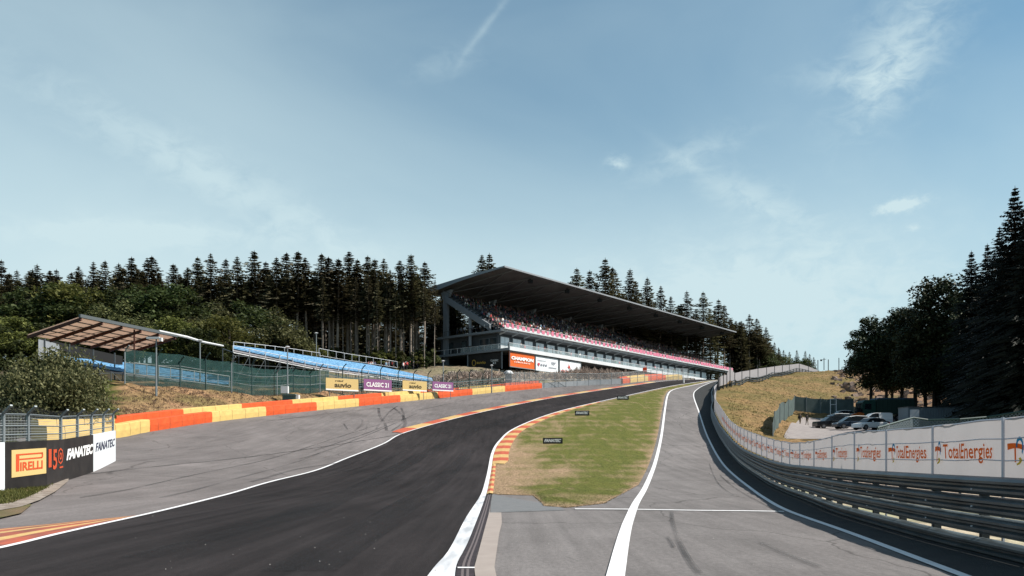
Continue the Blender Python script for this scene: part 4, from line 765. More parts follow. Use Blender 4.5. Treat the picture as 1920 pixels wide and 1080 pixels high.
for i, u in enumerate(np.linspace(100, 425, 16)):
    Y = np.interp(u, [92, 235, 430], [85, 92.5, 103]); v = np.interp(u, [92, 235, 330, 428], [674, 702, 713, 724]); p = fz(u, v, Y); mb = MB(); g = gz(p.x, p.y); mb.bar(Vector((p.x, p.y, g-.3)), p, .09)
    if i < 15: u2 = u+20; Y2 = np.interp(u2, [92, 235, 430], [85, 92.5, 103]); v2 = np.interp(u2, [92, 235, 330, 428], [674, 702, 713, 724]); q = fz(u2, v2, Y2); mb.bar(p, Vector((q.x, q.y, gz(q.x, q.y))), .05); mb.bar(Vector((p.x, p.y, g+1)), Vector((q.x, q.y, gz(q.x, q.y)+1)), .05)
    mb.build('scaffold_frame', M['scaf'], st)
settle(st, (Fr.x, Fr.y, gz(Fr.x, Fr.y)))
# ------------------------------------------------------------------ open blue stand
os_ = thing('open_grandstand', 'long open stand with bright blue seats on grey scaffolding behind the green netting', 'grandstand')
fr = crom([fz(437, 655, 106), fz(520, 672, 112), fz(600, 688, 120), fz(700, 702, 132), fz(800, 715, 146), fz(822, 718, 149)], 6); re = crom([fz(437, 652, 110), fz(520, 662, 118), fz(600, 674, 127), fz(700, 688, 142), fz(790, 707, 155), fz(822, 714, 157)], 6)
rake(os_, fr, re, 7, M['seatb'], M['deck'], None)
railing(os_, [p+UP*1.1 for p in crom([fz(438, 656, 110), fz(520, 664, 118), fz(600, 675, 127)], 4)][:9], 1.1, step=2.2)
railing(os_, [p+UP*1.25 for p in crom([fz(598, 668, 127), fz(650, 677, 134), fz(700, 684, 142), fz(745, 691, 148)], 4)], 1.1, step=2.2)
fr_s = resamp(fr, step=2.6)
for i, p in enumerate(fr_s):
    mb = MB(); g = gz(p.x, p.y); mb.bar(p-UP*.6, p+UP*.55, .10); mb.build('rail_post', M['roofw'], os_)
    mb = MB(); mb.bar(Vector((p.x, p.y, g-.5)), p-UP*.3, .10)
    if i < len(fr_s)-1:
        q = fr_s[i+1]; gq = gz(q.x, q.y)
        for h in np.arange(.8, p.z-g, 1.1): mb.bar(Vector((p.x, p.y, g+h)), Vector((q.x, q.y, gq+h)), .06)
        mb.bar(Vector((p.x, p.y, g)), q-UP*.4, .05)
    b = p+Vector((-3.0, 4.5, 0)); mb.bar(Vector((b.x, b.y, gz(b.x, b.y)-.5)), Vector((b.x, b.y, p.z+.7)), .10); mb.bar(p-UP*.4, Vector((b.x, b.y, p.z+.7)), .08)
    mb.build('scaffold_frame', M['scaf'], os_)
mb = MB(); mb.tube([p-UP*.45 for p in fr_s], .08, 4); mb.build('edge_beam', M['roofw'], os_); mb = MB(); mb.tube([p+UP*.5 for p in fr_s], .05, 4); mb.build('handrail', M['roofw'], os_)
settle(os_, (fr[0].x, fr[0].y, gz(fr[0].x, fr[0].y)))
# ------------------------------------------------------------------ main grandstand
C0 = Vector((-1.7, 170, 0)); AX = Vector((.637, .771, 0)); BX = Vector((-.771, .637, 0))
def Q(s, D, z): return C0+AX*s+BX*D+UP*z
GL = 114.
gs = thing('main_grandstand', 'large modern grandstand full of spectators under a wide cantilevered roof, rising beside the track', 'grandstand')
def qbox(mb, s0, s1, d0, d1, z0_, z1_, mi=0): return mb.hexa([Q(s0, d0, z0_), Q(s1, d0, z0_), Q(s1, d1, z0_), Q(s0, d1, z0_), Q(s0, d0, z1_), Q(s1, d0, z1_), Q(s1, d1, z1_), Q(s0, d1, z1_)], mi)
# roof: top skin, soffit, lip
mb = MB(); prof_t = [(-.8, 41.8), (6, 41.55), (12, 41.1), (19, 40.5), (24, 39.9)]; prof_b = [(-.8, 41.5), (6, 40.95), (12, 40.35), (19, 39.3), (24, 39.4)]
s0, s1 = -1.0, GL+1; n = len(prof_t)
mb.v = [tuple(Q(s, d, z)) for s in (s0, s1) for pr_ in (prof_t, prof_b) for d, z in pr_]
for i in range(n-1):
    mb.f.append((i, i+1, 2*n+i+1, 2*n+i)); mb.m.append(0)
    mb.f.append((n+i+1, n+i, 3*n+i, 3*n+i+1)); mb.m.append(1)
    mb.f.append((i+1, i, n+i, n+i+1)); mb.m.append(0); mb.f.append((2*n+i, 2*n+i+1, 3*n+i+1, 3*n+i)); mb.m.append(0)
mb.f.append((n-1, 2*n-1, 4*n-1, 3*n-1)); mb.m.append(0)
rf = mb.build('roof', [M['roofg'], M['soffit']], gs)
mb = MB(); qbox(mb, s0-.05, s1+.05, -1.05, -.8, 41.50, 41.82); mb.build('roof_lip', M['grey'], rf)
for k in range(15):
    mb = MB(); s = 2+k*7.8
    for (d, z), (d2, z2) in zip(prof_b[:-1], prof_b[1:]): mb.bar(Q(s, d+.2, z-.12), Q(s, d2, z2-.12), .28, .24)
    mb.build('roof_rib', M['beam'], rf)
    mb = MB(); mb.bar(Q(s, 1.5, 41.1), Q(s+3.9, 10, 40.2), .14, .14); mb.bar(Q(s+7.8, 1.5, 41.1), Q(s+3.9, 10, 40.2), .14, .14); mb.bar(Q(s+3.9, 10, 40.2), Q(s, 17.5, 39.0), .14, .14); mb.bar(Q(s+3.9, 10, 40.2), Q(s+7.8, 17.5, 39.0), .14, .14)
    if s+7.8 < GL: mb.build('roof_brace', M['beam'], rf)
for k in range(8): mb = MB(); s = 10+k*14; p = Q(s, .8, 40.9); mb.box(p-Vector((.5, .5, .7)), (1.1, 0, 0), (0, .9, 0), (0, 0, .7)); mb.bar(p-UP*.1, p+UP*.3, .15); mb.build('floodlight', M['dark'], rf)
# columns
for s in [.4, 15.6, 31.2, 46.8, 62.4, 78, 93.6, 110]:
    mb = MB(); mb.hexa([Q(s, 17.3, 20), Q(s+.8, 17.3, 20), Q(s+.8, 18.5, 20), Q(s, 18.5, 20), Q(s, 17.3, 37), Q(s+.8, 17.3, 37), Q(s+.8, 18.5, 37), Q(s, 18.5, 37)])
    mb.hexa([Q(s, 17.3, 37), Q(s+.8, 17.3, 37), Q(s+.8, 18.5, 37), Q(s, 18.5, 37), Q(s, 16.0, 39.3), Q(s+.8, 16.0, 39.3), Q(s+.8, 19.2, 38.95), Q(s, 19.2, 38.95)]); mb.build('column', M['cgrey'], gs)
for s in [-.5, 20, 40, 60, 80, 98, 113]:
    mb = MB(); g = 16; mb.bar(Q(s, 23.4, g), Q(s, 23.4, 39.1), .42, .42); mb.build('tie_column', M['cgrey'], gs)
for s, d, z1_ in [(.5, 10.2, 33.2), (106, 12, 39.9), (109, 6, 29.6), (100, 14, 39.5)]:
    mb = MB(); mb.bar(Q(s, d, 26), Q(s, d, z1_), .6 if z1_ < 35 else .4); mb.build('column', M['cgrey'], gs)
# slabs
mb = MB(); qbox(mb, 0, GL-2, .8, 20, 28.25, 28.75); mb.build('upper_slab', M['cgrey'], gs)
mb = MB(); qbox(mb, -.2, GL, .35, .8, 28.35, 28.95); qbox(mb, -.2, GL, -.35, .35, 28.8, 28.95); mb.build('front_fascia', M['roofw'], gs)
mb = MB(); qbox(mb, -.6, GL-28, -2.1, 20.5, 24.0, 24.45); mb.build('balcony_slab', M['cgrey'], gs)
mb = MB(); qbox(mb, -.8, GL-26, -2.3, -2.1, 23.95, 24.75); mb.build('balcony_fascia', M['roofw'], gs)
mb = MB(); qbox(mb, -.8, -.6, -2.1, 20.6, 24.0, 24.5); mb.build('side_fascia', M['cgrey'], gs)
# storey body: back wall, end wall
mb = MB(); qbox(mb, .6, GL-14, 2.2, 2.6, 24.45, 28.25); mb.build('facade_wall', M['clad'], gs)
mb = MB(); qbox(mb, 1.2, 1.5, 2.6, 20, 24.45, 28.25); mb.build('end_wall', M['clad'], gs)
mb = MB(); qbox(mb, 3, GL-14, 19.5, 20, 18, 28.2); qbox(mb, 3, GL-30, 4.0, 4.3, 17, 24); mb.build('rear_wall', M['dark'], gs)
for i in range(24):
    s = 1.3+i*4.15; fr_ = MB(); qbox(fr_, s, s+3.0, 2.12, 2.2, 24.6, 27.55); f_ = fr_.build('window', M['beam'], gs); g_ = MB(); qbox(g_, s+.08, s+1.45, 2.08, 2.12, 24.7, 27.45); qbox(g_, s+1.55, s+2.92, 2.08, 2.12, 24.7, 27.45); g_.build('pane', M['glass'], f_)
for (d0, d1) in ((3.0, 5.0), (5.2, 8), (12, 13.4), (16, 17.6)):
    fr_ = MB(); qbox(fr_, 1.12, 1.2, d0, d1, 24.5, 27.4); f_ = fr_.build('window', M['dark'] if d0 > 10 else M['beam'], gs); g_ = MB(); qbox(g_, 1.08, 1.12, d0+.1, d1-.1, 24.6, 27.3); g_.build('pane', mat('dark_glass', (.03, .05, .06), .1, spec=.8), f_)
for i in range(27):
    s = 1.0+i*4.15; mb = MB(); mb.prism([Q(s, -.3, 28.75), Q(s, 2.1, 28.2), Q(s, 2.1, 27.75), Q(s, .3, 28.3)], AX*.18); mb.build('bracket', M['roofw'], gs)
mb = MB(); mb.quad(Q(0, .4, 28.3), Q(GL-2, .4, 28.3), Q(GL-2, 2.15, 28.1), Q(0, 2.15, 28.1)); mb.build('ceiling_panel', M['beam'], gs)
# balcony balustrades
mb = MB(); mb.quad(Q(-.7, -2.05, 24.7), Q(GL-27, -2.05, 24.7), Q(GL-27, -2.05, 25.5), Q(-.7, -2.05, 25.5)); mb.build('glass_balustrade', M['rail_glass'], gs)
mb = MB(); mb.quad(Q(-.7, -2.05, 24.5), Q(-.7, 12, 24.5), Q(-.7, 12, 25.5), Q(-.7, -2.05, 25.5)); mb.build('glass_balustrade', M['rail_glass'], gs)
mb = MB(); mb.bar(Q(-.7, -2.05, 25.55), Q(GL-27, -2.05, 25.55), .07); mb.bar(Q(-.7, -2.05, 25.55), Q(-.7, 20, 25.55), .07); mb.build('handrail', M['roofw'], gs)
for i in range(22): mb = MB(); s = -.6+i*4.15; mb.bar(Q(s, -2.02, 24.4), Q(s, -2.02, 25.55), .08); mb.build('rail_post', M['post'], gs)
for i in range(9): mb = MB(); mb.bar(Q(-.65, 1+i*2, 24.4), Q(-.65, 1+i*2, 25.55), .07); mb.build('rail_post', M['roofw'], gs)
mb = MB(); mb.bar(Q(-.1, .5, 29.75), Q(-.1, 18, 29.75), .06); mb.build('handrail', M['dsteel'], gs)
for i in range(10): mb = MB(); mb.bar(Q(-.1, .5+i*1.9, 28.7), Q(-.1, .5+i*1.9, 29.75), .06); mb.build('rail_post', M['dsteel'], gs)
# front rail of the upper tier with pink cloths
mb = MB(); qbox(mb, 0, GL, -.36, -.30, 28.95, 29.35); mb.build('front_panel', M['roofw'], gs); mb = MB(); mb.bar(Q(0, -.3, 29.95), Q(GL, -.3, 29.95), .08); mb.bar(Q(0, -.3, 29.6), Q(GL, -.3, 29.6), .05); mb.build('handrail', M['roofw'], gs)
r = random.Random(9)
for i in range(64):
    s = .3+i*1.78; w_ = r.uniform(.7, 1.1) if s < 50 else r.uniform(1.2, 1.7); mb = MB(); a, b = Q(s, -.40, 29.1), Q(s+w_, -.40, 29.1); mb.box(a, b-a, BX*.03, UP*r.uniform(.75, .95)); mb.build('pink_banner', M['pink'], gs)
# seating rake
rows = 17
for k in range(rows):
    d = 1.2+k*1.0; z = 28.9+k*.56; mb = MB(); qbox(mb, .8, GL-1-max(0, k-6)*.6, d, d+1.0, z-.35, z); qbox(mb, .8, GL-1-max(0, k-6)*.6, d+.55, d+.95, z, z+.40, 1); mb.build('tier', [M['deck'], M['dsteel']], gs)
mb = MB(); mb.hexa([Q(.1, 4.2, 28.8), Q(.8, 4.2, 28.8), Q(.8, 17.6, 36.6), Q(.1, 17.6, 36.6), Q(.1, 4.2, 30.2), Q(.8, 4.2, 30.2), Q(.8, 17.6, 38.0), Q(.1, 17.6, 38.0)]); mb.build('stringer_beam', M['cgrey'], gs)
for i in range(9): mb = MB(); q = Q(.3, 4.5+i*1.5, 30.4+i*.87); mb.bar(q, q+UP*1.1, .06); mb.bar(q+UP*1.1, Q(.3, 6+i*1.5, 31.27+i*.87)+UP*1.1, .06); mb.build('stair_rail', M['dsteel'], gs)
mb = MB(); mb.bar(Q(.1, 18, 40.), Q(.1, 18, 36), .1); qbox(mb, 2, 40, 18.0, 18.1, 37.6, 38.2); mb.build('rear_beam', M['beam'], gs)
# underside storey: dark piers
for i in range(8): mb = MB(); s = 4+i*11; mb.bar(Q(s, 1.5, 14), Q(s, 1.5, 24), .7); mb.build('pier', M['clad'], gs)
# supports and boards under the balcony
def qboard(name, s0, s1, d, zt0, zt1, h, m, label):
    t = thing(name, label, 'sign', 'sponsor boards hanging below the grandstand balcony'); mb = MB()
    a0, a1 = Q(s0, d, zt0-h), Q(s1, d, zt1-h); mb.hexa([a0, a1, a1+BX*.2, a0+BX*.2, a0+UP*h, a1+UP*h, a1+UP*h+BX*.2, a0+UP*h+BX*.2]); mb.build('panel', m, t)
    mb = MB(); 
    for p, q in ((a0, a1), (a0+UP*h, a1+UP*h), (a0, a0+UP*h), (a1, a1+UP*h)): mb.bar(p-BX*.05, q-BX*.05, .16)
    mb.build('frame', M['post'], t); R = (a1-a0); return t, a0, R.normalized(), R.length
t, a, R, w = qboard('sponsor_board', -.4, 8.2, -1.9, 23.8, 23.8, 3.25, M['sorange'], 'orange board with white lettering hanging below the grandstand corner')
U = UP; mb = MB(); n_off = .12; lettering(mb, 'CHAMPION', a+R*w*.05+U*1.55, R, U, w*.88, .75, n_off, bold=.05); lettering(mb, 'LUBRICANTS', a+R*w*.17+U*1.0, R, U, w*.62, .30, n_off, bold=.02, space=1.3); mb.build('lettering', M['lwhite'], t); settle(t, a)
t, a, R, w = qboard('sponsor_board', 8.4, 16.9, -1.9, 23.75, 23.75, 3.3, M['wboard'], 'white board with small crests, middle one of the three boards below the balcony')
mb = MB(); plate(mb, a, R, w*.08, 2.3, w*.36, .10, .12); 
for x in (.68, .75, .82): plate(mb, a, R, w*x, 2.15, w*.05, .22, .12)
for x in (.70, .77): plate(mb, a, R, w*x, 1.80, w*.05, .2, .12)
for x in (.22, .32, .42):
    plate(mb, a, R, w*x, 1.2, w*.06, .42, .12)
lettering(mb, 'grandprix', a+R*w*.56+U*.85, R, U, 1, 1, .12) if False else plate(mb, a, R, w*.56, 1.0, w*.34, .14, .12); mb.build('small_print', mat('print_grey', (.25, .27, .33), .6), t)
mb = MB(); c = a+R*w*.13+U*1.45+R.cross(U)*.12; mb.add([c+R*x+U*y for x, y in ((-.35, .3), (-.35, -.05), (0, -.45), (.35, -.05), (.35, .3))], [(0, 1, 2, 3, 4)]); mb.build('crest', mat('crest_red', (.6, .05, .10), .6), t); settle(t, a)
t, a, R, w = qboard('sponsor_board', 17.3, 25.9, -1.9, 23.7, 23.7, 3.3, M['wboard'], 'white board with a red bird emblem and red lettering, rightmost below the balcony')
mb = MB(); lettering(mb, 'CROWDSTRIKE', a+R*w*.06+U*.45, R, U, w*.84, .55, .12, bold=.04); mb.build('lettering', M['red'], t)
mb = MB(); n = R.cross(U)*.12; c = a+R*w*.42+U*2.0+n; mb.add([c+R*x+U*y for x, y in ((-.5, .6), (.3, .15), (.75, -.75), (.2, -.3), (-.2, -.1), (0, .1))], [(0, 1, 2, 3, 4, 5)]); mb.add([c+R*x+U*y for x, y in ((-.7, .0), (-.1, -.15), (.3, -.6), (-.1, -.45))], [(0, 1, 2, 3)]); mb.build('emblem', M['red'], t); settle(t, a)
# dark screen on the end
t = thing('sponsor_screen', 'black screen with small gold and white lettering hanging under the shaded end of the grandstand', 'sign'); mb = MB(); sa, sb = Q(-.3, .2, 0), Q(-.3, 11, 0)
pa, pb = Q(-.3, 10.2, 20.9), Q(-.3, .3, 20.4); H_ = 3.3; mb.hexa([pa, pb, pb+AX*.2, pa+AX*.2, pa+UP*(H_-.3), pb+UP*H_, pb+UP*H_+AX*.2, pa+UP*(H_-.3)+AX*.2]); mb.build('panel', M['black'], t)
R = (pb-pa).normalized(); w = (pb-pa).length; mb = MB(); lettering(mb, 'auvio', pa+R*w*.27+UP*1.0, R, UP, w*.27, .62, .06, bold=.03); c = pa+R*w*.19+UP*1.25; n = R.cross(UP)*.06
ring = [(c+R*.62*math.cos(x)*1.0+UP*.72*math.sin(x)+n, c+R*.42*math.cos(x)+UP*.52*math.sin(x)+n) for x in np.linspace(0, 2*math.pi, 15)]
for i in range(14): mb.quad(ring[i][0], ring[i+1][0], ring[i+1][1], ring[i][1])
mb.build('gold_lettering', M['lgold'], t); mb = MB(); lettering(mb, 'CLASSIC', pa+R*w*.68+UP*1.45, R, UP, w*.22, .42, .06, bold=.03); lettering(mb, '21', pa+R*w*.74+UP*.9, R, UP, w*.09, .42, .06, bold=.03); mb.build('white_lettering', M['lwhite'], t)
for x in (0, 1): mb = MB(); q = pa+R*w*x; mb.bar(q-UP*.2, q+UP*(H_+.3), .22); mb.build('frame_post', M['cgrey'], t)
settle(t, pa)
settle(gs, Q(0, 0, 20))
# ------------------------------------------------------------------ people
def skin_body(name, J, E, rad, mats, regions, sub=1):
    """one continuous body grown over joints; regions(co)->material slot"""
    me = bpy.data.meshes.new('sk'); me.from_pydata([J[k] for k in J], [(list(J).index(a), list(J).index(b)) for a, b in E], []); o = bpy.data.objects.new('sk', me); COL.objects.link(o)
    sk = o.modifiers.new('s', 'SKIN'); sk.use_smooth_shade = True; sv = me.skin_vertices[0].data
    for i, k in enumerate(J): r_ = rad[k]; sv[i].radius = (r_, r_) if not isinstance(r_, tuple) else r_
    sv[list(J).index('pelvis')].use_root = True
    if sub: o.modifiers.new('b', 'SUBSURF').levels = sub
    dg = bpy.context.evaluated_depsgraph_get(); out = bpy.data.meshes.new_from_object(o.evaluated_get(dg)); out.name = name; bpy.data.objects.remove(o); bpy.data.meshes.remove(me)
    out.materials.clear()
    for m in mats: out.materials.append(m)
    for p in out.polygons: p.material_index = regions(p.center)
    return out
EDG = [('pelvis', 'belly'), ('belly', 'chest'), ('chest', 'neck'), ('neck', 'head'), ('head', 'crown'), ('chest', 'sl'), ('sl', 'el'), ('el', 'wl'), ('wl', 'hl'), ('chest', 'sr'), ('sr', 'er'), ('er', 'wr'), ('wr', 'hr'),
       ('pelvis', 'kl0'), ('kl0', 'kl'), ('kl', 'al'), ('al', 'fl'), ('pelvis', 'kr0'), ('kr0', 'kr'), ('kr', 'ar'), ('ar', 'fr')]
RAD = dict(pelvis=(.15, .12), belly=(.14, .11), chest=(.17, .12), neck=.055, head=(.085, .10), crown=.06, sl=.065, el=.045, wl=.03, hl=.035, sr=.065, er=.045, wr=.03, hr=.035, kl0=.09, kl=.06, al=.04, fl=.035, kr0=.09, kr=.06, ar=.04, fr=.035)
def pose(kind):
    J = dict(pelvis=(0, 0, .95), belly=(0, 0, 1.12), chest=(0, 0, 1.36), neck=(0, 0, 1.50), head=(0, -.02, 1.62), crown=(0, -.01, 1.72), sl=(-.18, 0, 1.42), el=(-.24, .02, 1.14), wl=(-.24, -.06, .92), hl=(-.24, -.08, .83), sr=(.18, 0, 1.42), er=(.24, .02, 1.14), wr=(.24, -.06, .92), hr=(.24, -.08, .83),
             kl0=(-.09, 0, .86), kl=(-.10, -.02, .50), al=(-.10, .02, .09), fl=(-.10, -.14, .05), kr0=(.09, 0, .86), kr=(.10, -.02, .50), ar=(.10, .02, .09), fr=(.10, -.14, .05))
    if kind == 'walk': J.update(kl=(-.09, -.16, .52), al=(-.09, -.22, .09), fl=(-.09, -.38, .06), kr=(.09, .06, .50), ar=(.09, .30, .14), fr=(.09, .18, .05), el=(-.25, .12, 1.16), wl=(-.24, .10, .94), hl=(-.24, .08, .86), er=(.25, -.06, 1.14), wr=(.24, -.24, .98), hr=(.24, -.30, .94))
    if kind == 'walk2': J.update(kl=(-.09, .04, .50), al=(-.09, .24, .12), fl=(-.09, .12, .05), kr=(.09, -.12, .52), ar=(.09, -.18, .09), fr=(.09, -.33, .05), el=(-.30, -.05, 1.16), wl=(-.42, -.20, .98), hl=(-.46, -.24, .93), er=(.26, .1, 1.16), wr=(.26, .08, .95), hr=(.26, .06, .86))
    if kind == 'sit': J = {k: (x, y, z-.50) for k, (x, y, z) in J.items()}; J.update(kl0=(-.09, -.12, .45), kl=(-.12, -.46, .48), al=(-.12, -.44, .08), fl=(-.12, -.58, .04), kr0=(.09, -.12, .45), kr=(.12, -.46, .48), ar=(.12, -.44, .08), fr=(.12, -.58, .04), wl=(-.16, -.30, .55), hl=(-.12, -.36, .53), wr=(.16, -.30, .55), hr=(.12, -.36, .53))
    if kind == 'cheer': J = {k: (x, y, z-.50) for k, (x, y, z) in J.items()}; J.update(kl0=(-.09, -.12, .45), kl=(-.12, -.46, .48), al=(-.12, -.44, .08), fl=(-.12, -.58, .04), kr0=(.09, -.12, .45), kr=(.12, -.46, .48), ar=(.12, -.44, .08), fr=(.12, -.58, .04), el=(-.32, -.15, 1.02), wl=(-.22, -.28, 1.15), hl=(-.16, -.32, 1.2), wr=(.16, -.30, .55), hr=(.12, -.36, .53))
    return J
def pmat(n, c): return mat(n, c, .8)
shirts = [('white', (.62, .62, .62)), ('red', (.50, .06, .06)), ('black', (.02, .02, .022)), ('navy', (.03, .05, .12)), ('grey', (.25, .26, .28)), ('pink', (.60, .22, .28)), ('sky blue', (.18, .35, .50)), ('green', (.06, .20, .09))]
trous = [('dark', (.02, .025, .04)), ('khaki', (.25, .2, .14))]
BODY = {}
def body(kind, si, ti=0):
    k = (kind, si, ti)
    if k in BODY: return BODY[k]
    sit = kind in ('sit', 'cheer'); dz = -.5 if sit else 0
    def reg(c):
        if c.z > 1.66+dz or (c.z > 1.56+dz and c.y > .03): return 3
        if c.z > 1.49+dz: return 0
        if c.z > .97+dz and abs(c.x) < .30: return 1
        if abs(c.x) > .2 and c.z > .5+dz: return 0
        if sit and abs(c.x) < .2 and c.z < .6 and c.y < -.3 and c.z > .5: return 0
        return 2 if c.z > .06 else 4
    BODY[k] = skin_body('person', pose(kind), EDG, RAD, [M['skin'], pmat('shirt_'+shirts[si][0].replace(' ', '_'), shirts[si][1]), pmat('trousers_'+trous[ti][0], trous[ti][1]), M['hair'], M['tyre']], reg, 1 if kind.startswith('walk') else 0)
    return BODY[k]
def person(kind, si, loc, rz, label, group=None, ti=0):
    o = bpy.data.objects.new('person', body(kind, si, ti)); COL.objects.link(o); o.location = loc; o.rotation_euler = (0, 0, rz); return tag(o, label, 'person', group)
# two walkers in the car park
for u, Y, kind, si, ti, lab in [(1500, 119, 'walk', 2, 1, 'left of two people walking in the car park, dark backpack and green trousers'), (1513, 118.5, 'walk2', 2, 1, 'right of two people walking in the car park, dark top and pale shorts')]:
    g = colG(u, Y)+UP*.06; p = person(kind, si, g, math.radians(8), lab, 'two people walking in the car park', ti); p.scale = (1.05,)*3
    mb = MB()
    if kind == 'walk': mb.box((-.15, .12, 1.05), (.3, 0, 0), (0, .16, 0), (0, 0, .42)); b = mb.build('backpack', M['gpost'], p)
    else: mb.tube([(0, -.01, 1.60), (0, 0, 1.68), (0, 0, 1.76)], [.10, .115, .05], 8); mb.build('hair', M['hair'], p)
# spectators: 300 nearest ones individually, the rest of the crowd as one mass
facing = math.atan2(BX.x, -BX.y)*-1
rz_c = math.atan2(-BX.x, BX.y)          # body looks along its local -Y; -BX is towards the track
rz_c = math.atan2(-BX.y, -BX.x)+math.pi/2
r = random.Random(3); weights = [3.5, 3.5, 6, 3, 3, 2.5, 1, 1]; cnt = 0; spots = []
for k in range(rows):
    s = 1.4
    while s < GL-2-max(0, k-6)*.6:
        if s % 13.5 > 1.2 and r.random() < (.93 if k < 5 else .72 if k < 10 else .55)*(1-.3*(math.sin(s*.21+k)>.8)): spots.append((k, s+r.uniform(-.08, .08)))
        s += .58
near = sorted([q for q in spots if q[0] < 8], key=lambda q: q[1]+q[0]*1.2)[:250]; ns = set(near)
for k, s in near:
    si = r.choices(range(8), weights)[0]; p = Q(s, 1.2+k*1.0+.25, 28.9+k*.56)
    person(r.choice(['sit', 'sit', 'cheer', 'sit']) if r.random() < .85 else 'stand', si, p, rz_c+r.uniform(-.3, .3), 'spectator in a %s top in the crowd at the near end of the grandstand' % shirts[si][0], 'spectators in a %s top at the near end of the grandstand' % shirts[si][0])
# balcony guests and front-corner standing people
for i in range(36):
    s = 2+i*2.05+r.uniform(-.6, .6); si = r.choices(range(8), weights)[0]
    person('stand', si, Q(s, r.uniform(-1.5, .6), 24.45), rz_c+r.uniform(-.9, .9), 'guest in a %s top standing on the glass fronted balcony of the main grandstand' % shirts[si][0], 'guests in %s tops on the balcony' % shirts[si][0])
for i in range(12):
    si = r.choice([2, 3, 4, 0]); person('stand', si, Q(r.uniform(.2, .7), 1+i*1.2, 28.75), rz_c+r.uniform(-1, 1), 'person in a %s top standing at the shaded end rail of the upper grandstand deck' % shirts[si][0], 'people in %s tops at the end rail of the upper deck' % shirts[si][0])
def lowfig(mb, p, rot, mi, lean=0):
    c, s_ = math.cos(rot), math.sin(rot); 
    def w(x, y, z): return (p.x+x*c-y*s_, p.y+x*s_+y*c, p.z+z)
    rings = [(.20, .14, .40, 0), (.17, .12, .62, 0), (.23, .13, .88, -.02), (.06, .06, 1.02, -.02), (.09, .10, 1.10, -.03), (.09, .10, 1.2, -.03), (.03, .03, 1.27, -.02)]; o = len(mb.v)
    for a, b, z, y in rings: mb.v += [w(a, y, z), w(0, y+b, z), w(-a, y, z), w(0, y-b, z)]
    for i in range(6):
        for k in range(4): mb.f.append((o+i*4+k, o+i*4+(k+1) % 4, o+i*4+4+(k+1) % 4, o+i*4+4+k)); mb.m.append(mi if i < 3 else 8 if i < 5 else 9)
    x = -.2; 
    for x in (-.16, .04): mb.add([w(x, -.05, .40), w(x+.12, -.05, .40), w(x+.12, -.5, .46), w(x, -.5, .46), w(x, -.05, .55), w(x+.12, -.05, .55), w(x+.12, -.5, .56), w(x, -.5, .56)], [(4, 5, 6, 7), (3, 2, 6, 7), (0, 3, 7, 4), (1, 2, 6, 5)], 10)
    for x, sx in ((-.24, -1), (.24, 1)): mb.add([w(x, 0, .86), w(x+.03*sx, -.05, .86), w(x*.6, -.32, .52), w(x*.8, -.30, .60)], [(0, 1, 2, 3)], 8)
mb = MB()
for q in spots:
    if q in ns: continue
    k, s = q; lowfig(mb, Q(s, 1.2+k+.25, 28.9+k*.56), rz_c+r.uniform(-.4, .4), r.choices(range(8), weights if k < 5 else [1, .6, 7, 4, 2, .3, .4, .5])[0])  # upper rows weighted to dark shirts, colouring in the roof's shade
tag(mb.build('crowd', [pmat('shirt_'+n.replace(' ', '_'), c) for n, c in shirts]+[M['skin'], M['hair'], pmat('trousers_dark', (.02, .025, .04))]), 'dense crowd filling the farther and upper seats of the main grandstand', 'crowd', kind='stuff')
# spectators on the rubble berm left of the grandstand
r2 = random.Random(12)
for i in range(46):
    u = r2.uniform(690, 785) if i < 40 else r2.uniform(690, 700); Y = r2.uniform(163, 169); g = colG(u, Y); si = r2.choices(range(8), [5, 1.5, 5, 3, 4, 1, 2, 1])[0]
    person('stand', si, g, rz_c+r2.uniform(-.8, .8), 'spectator in a %s top on the berm behind the open blue stand' % shirts[si][0], 'spectators in %s tops on the berm' % shirts[si][0])
# ------------------------------------------------------------------ rubble and bank cover
mb = MB(); r = random.Random(21)
def ybar(u): return BP[bar_at(u)].y
def chunk(mb, p, s, mi=0, flat=.7):
    vs = [p+Vector((r.uniform(-.3, .3)+dx, r.uniform(-.3, .3)+dy, (r.uniform(-.2, .2)+dz)*flat))*s for dx, dy, dz in ((-.5, -.5, -.4), (.5, -.5, -.4), (.5, .5, -.4), (-.5, .5, -.4), (-.4, -.4, .5), (.4, -.4, .5), (.4, .4, .5), (-.4, .4, .5))]
    mb.hexa(vs, mi)
for _ in range(1500):
    u = r.uniform(790, 1300); Y = ybar(u)+r.uniform(3, 20); g = colG(u, Y)
    chunk(mb, g+UP*.05, r.uniform(.25, .95)*(1 if r.random() < .9 else 1.6))
tag(mb.build('rubble', M['rubble']), 'heap of grey brown stone rubble on the slope below the grandstand', 'rubble', kind='stuff')
mb = MB()
for _ in range(5200):
    u = r.uniform(812, 1255); 
    if 925 < u < 1035 and r.random() < .75: continue
    Y = ybar(u)+r.uniform(4, 11); g = colG(u, Y); tv = np.interp(u, [812, 850, 925, 1040, 1080, 1130, 1255], [708, 697, 697, 702, 690, 692, 708]); z = r.random()**.8*max(.2, P(u, tv, Y).z-g.z-.6); a = Vector((r.uniform(-1, 1), r.uniform(-.5, .5), r.uniform(.1, 1.3))).normalized()*r.uniform(.5, 1.5); w_ = a.cross(Vector((r.uniform(-1, 1), r.uniform(-1, 1), .3))).normalized()*r.uniform(.05, .15); p = g+UP*z
    mb.add([p-w_, p+w_, p+a+w_*.3, p+a-w_*.3], [(0, 1, 2, 3)])
tag(mb.build('brushwood', M['brush']), 'tangled pale cut branches piled on the bank below the grandstand', 'brushwood', kind='stuff')
pts = []
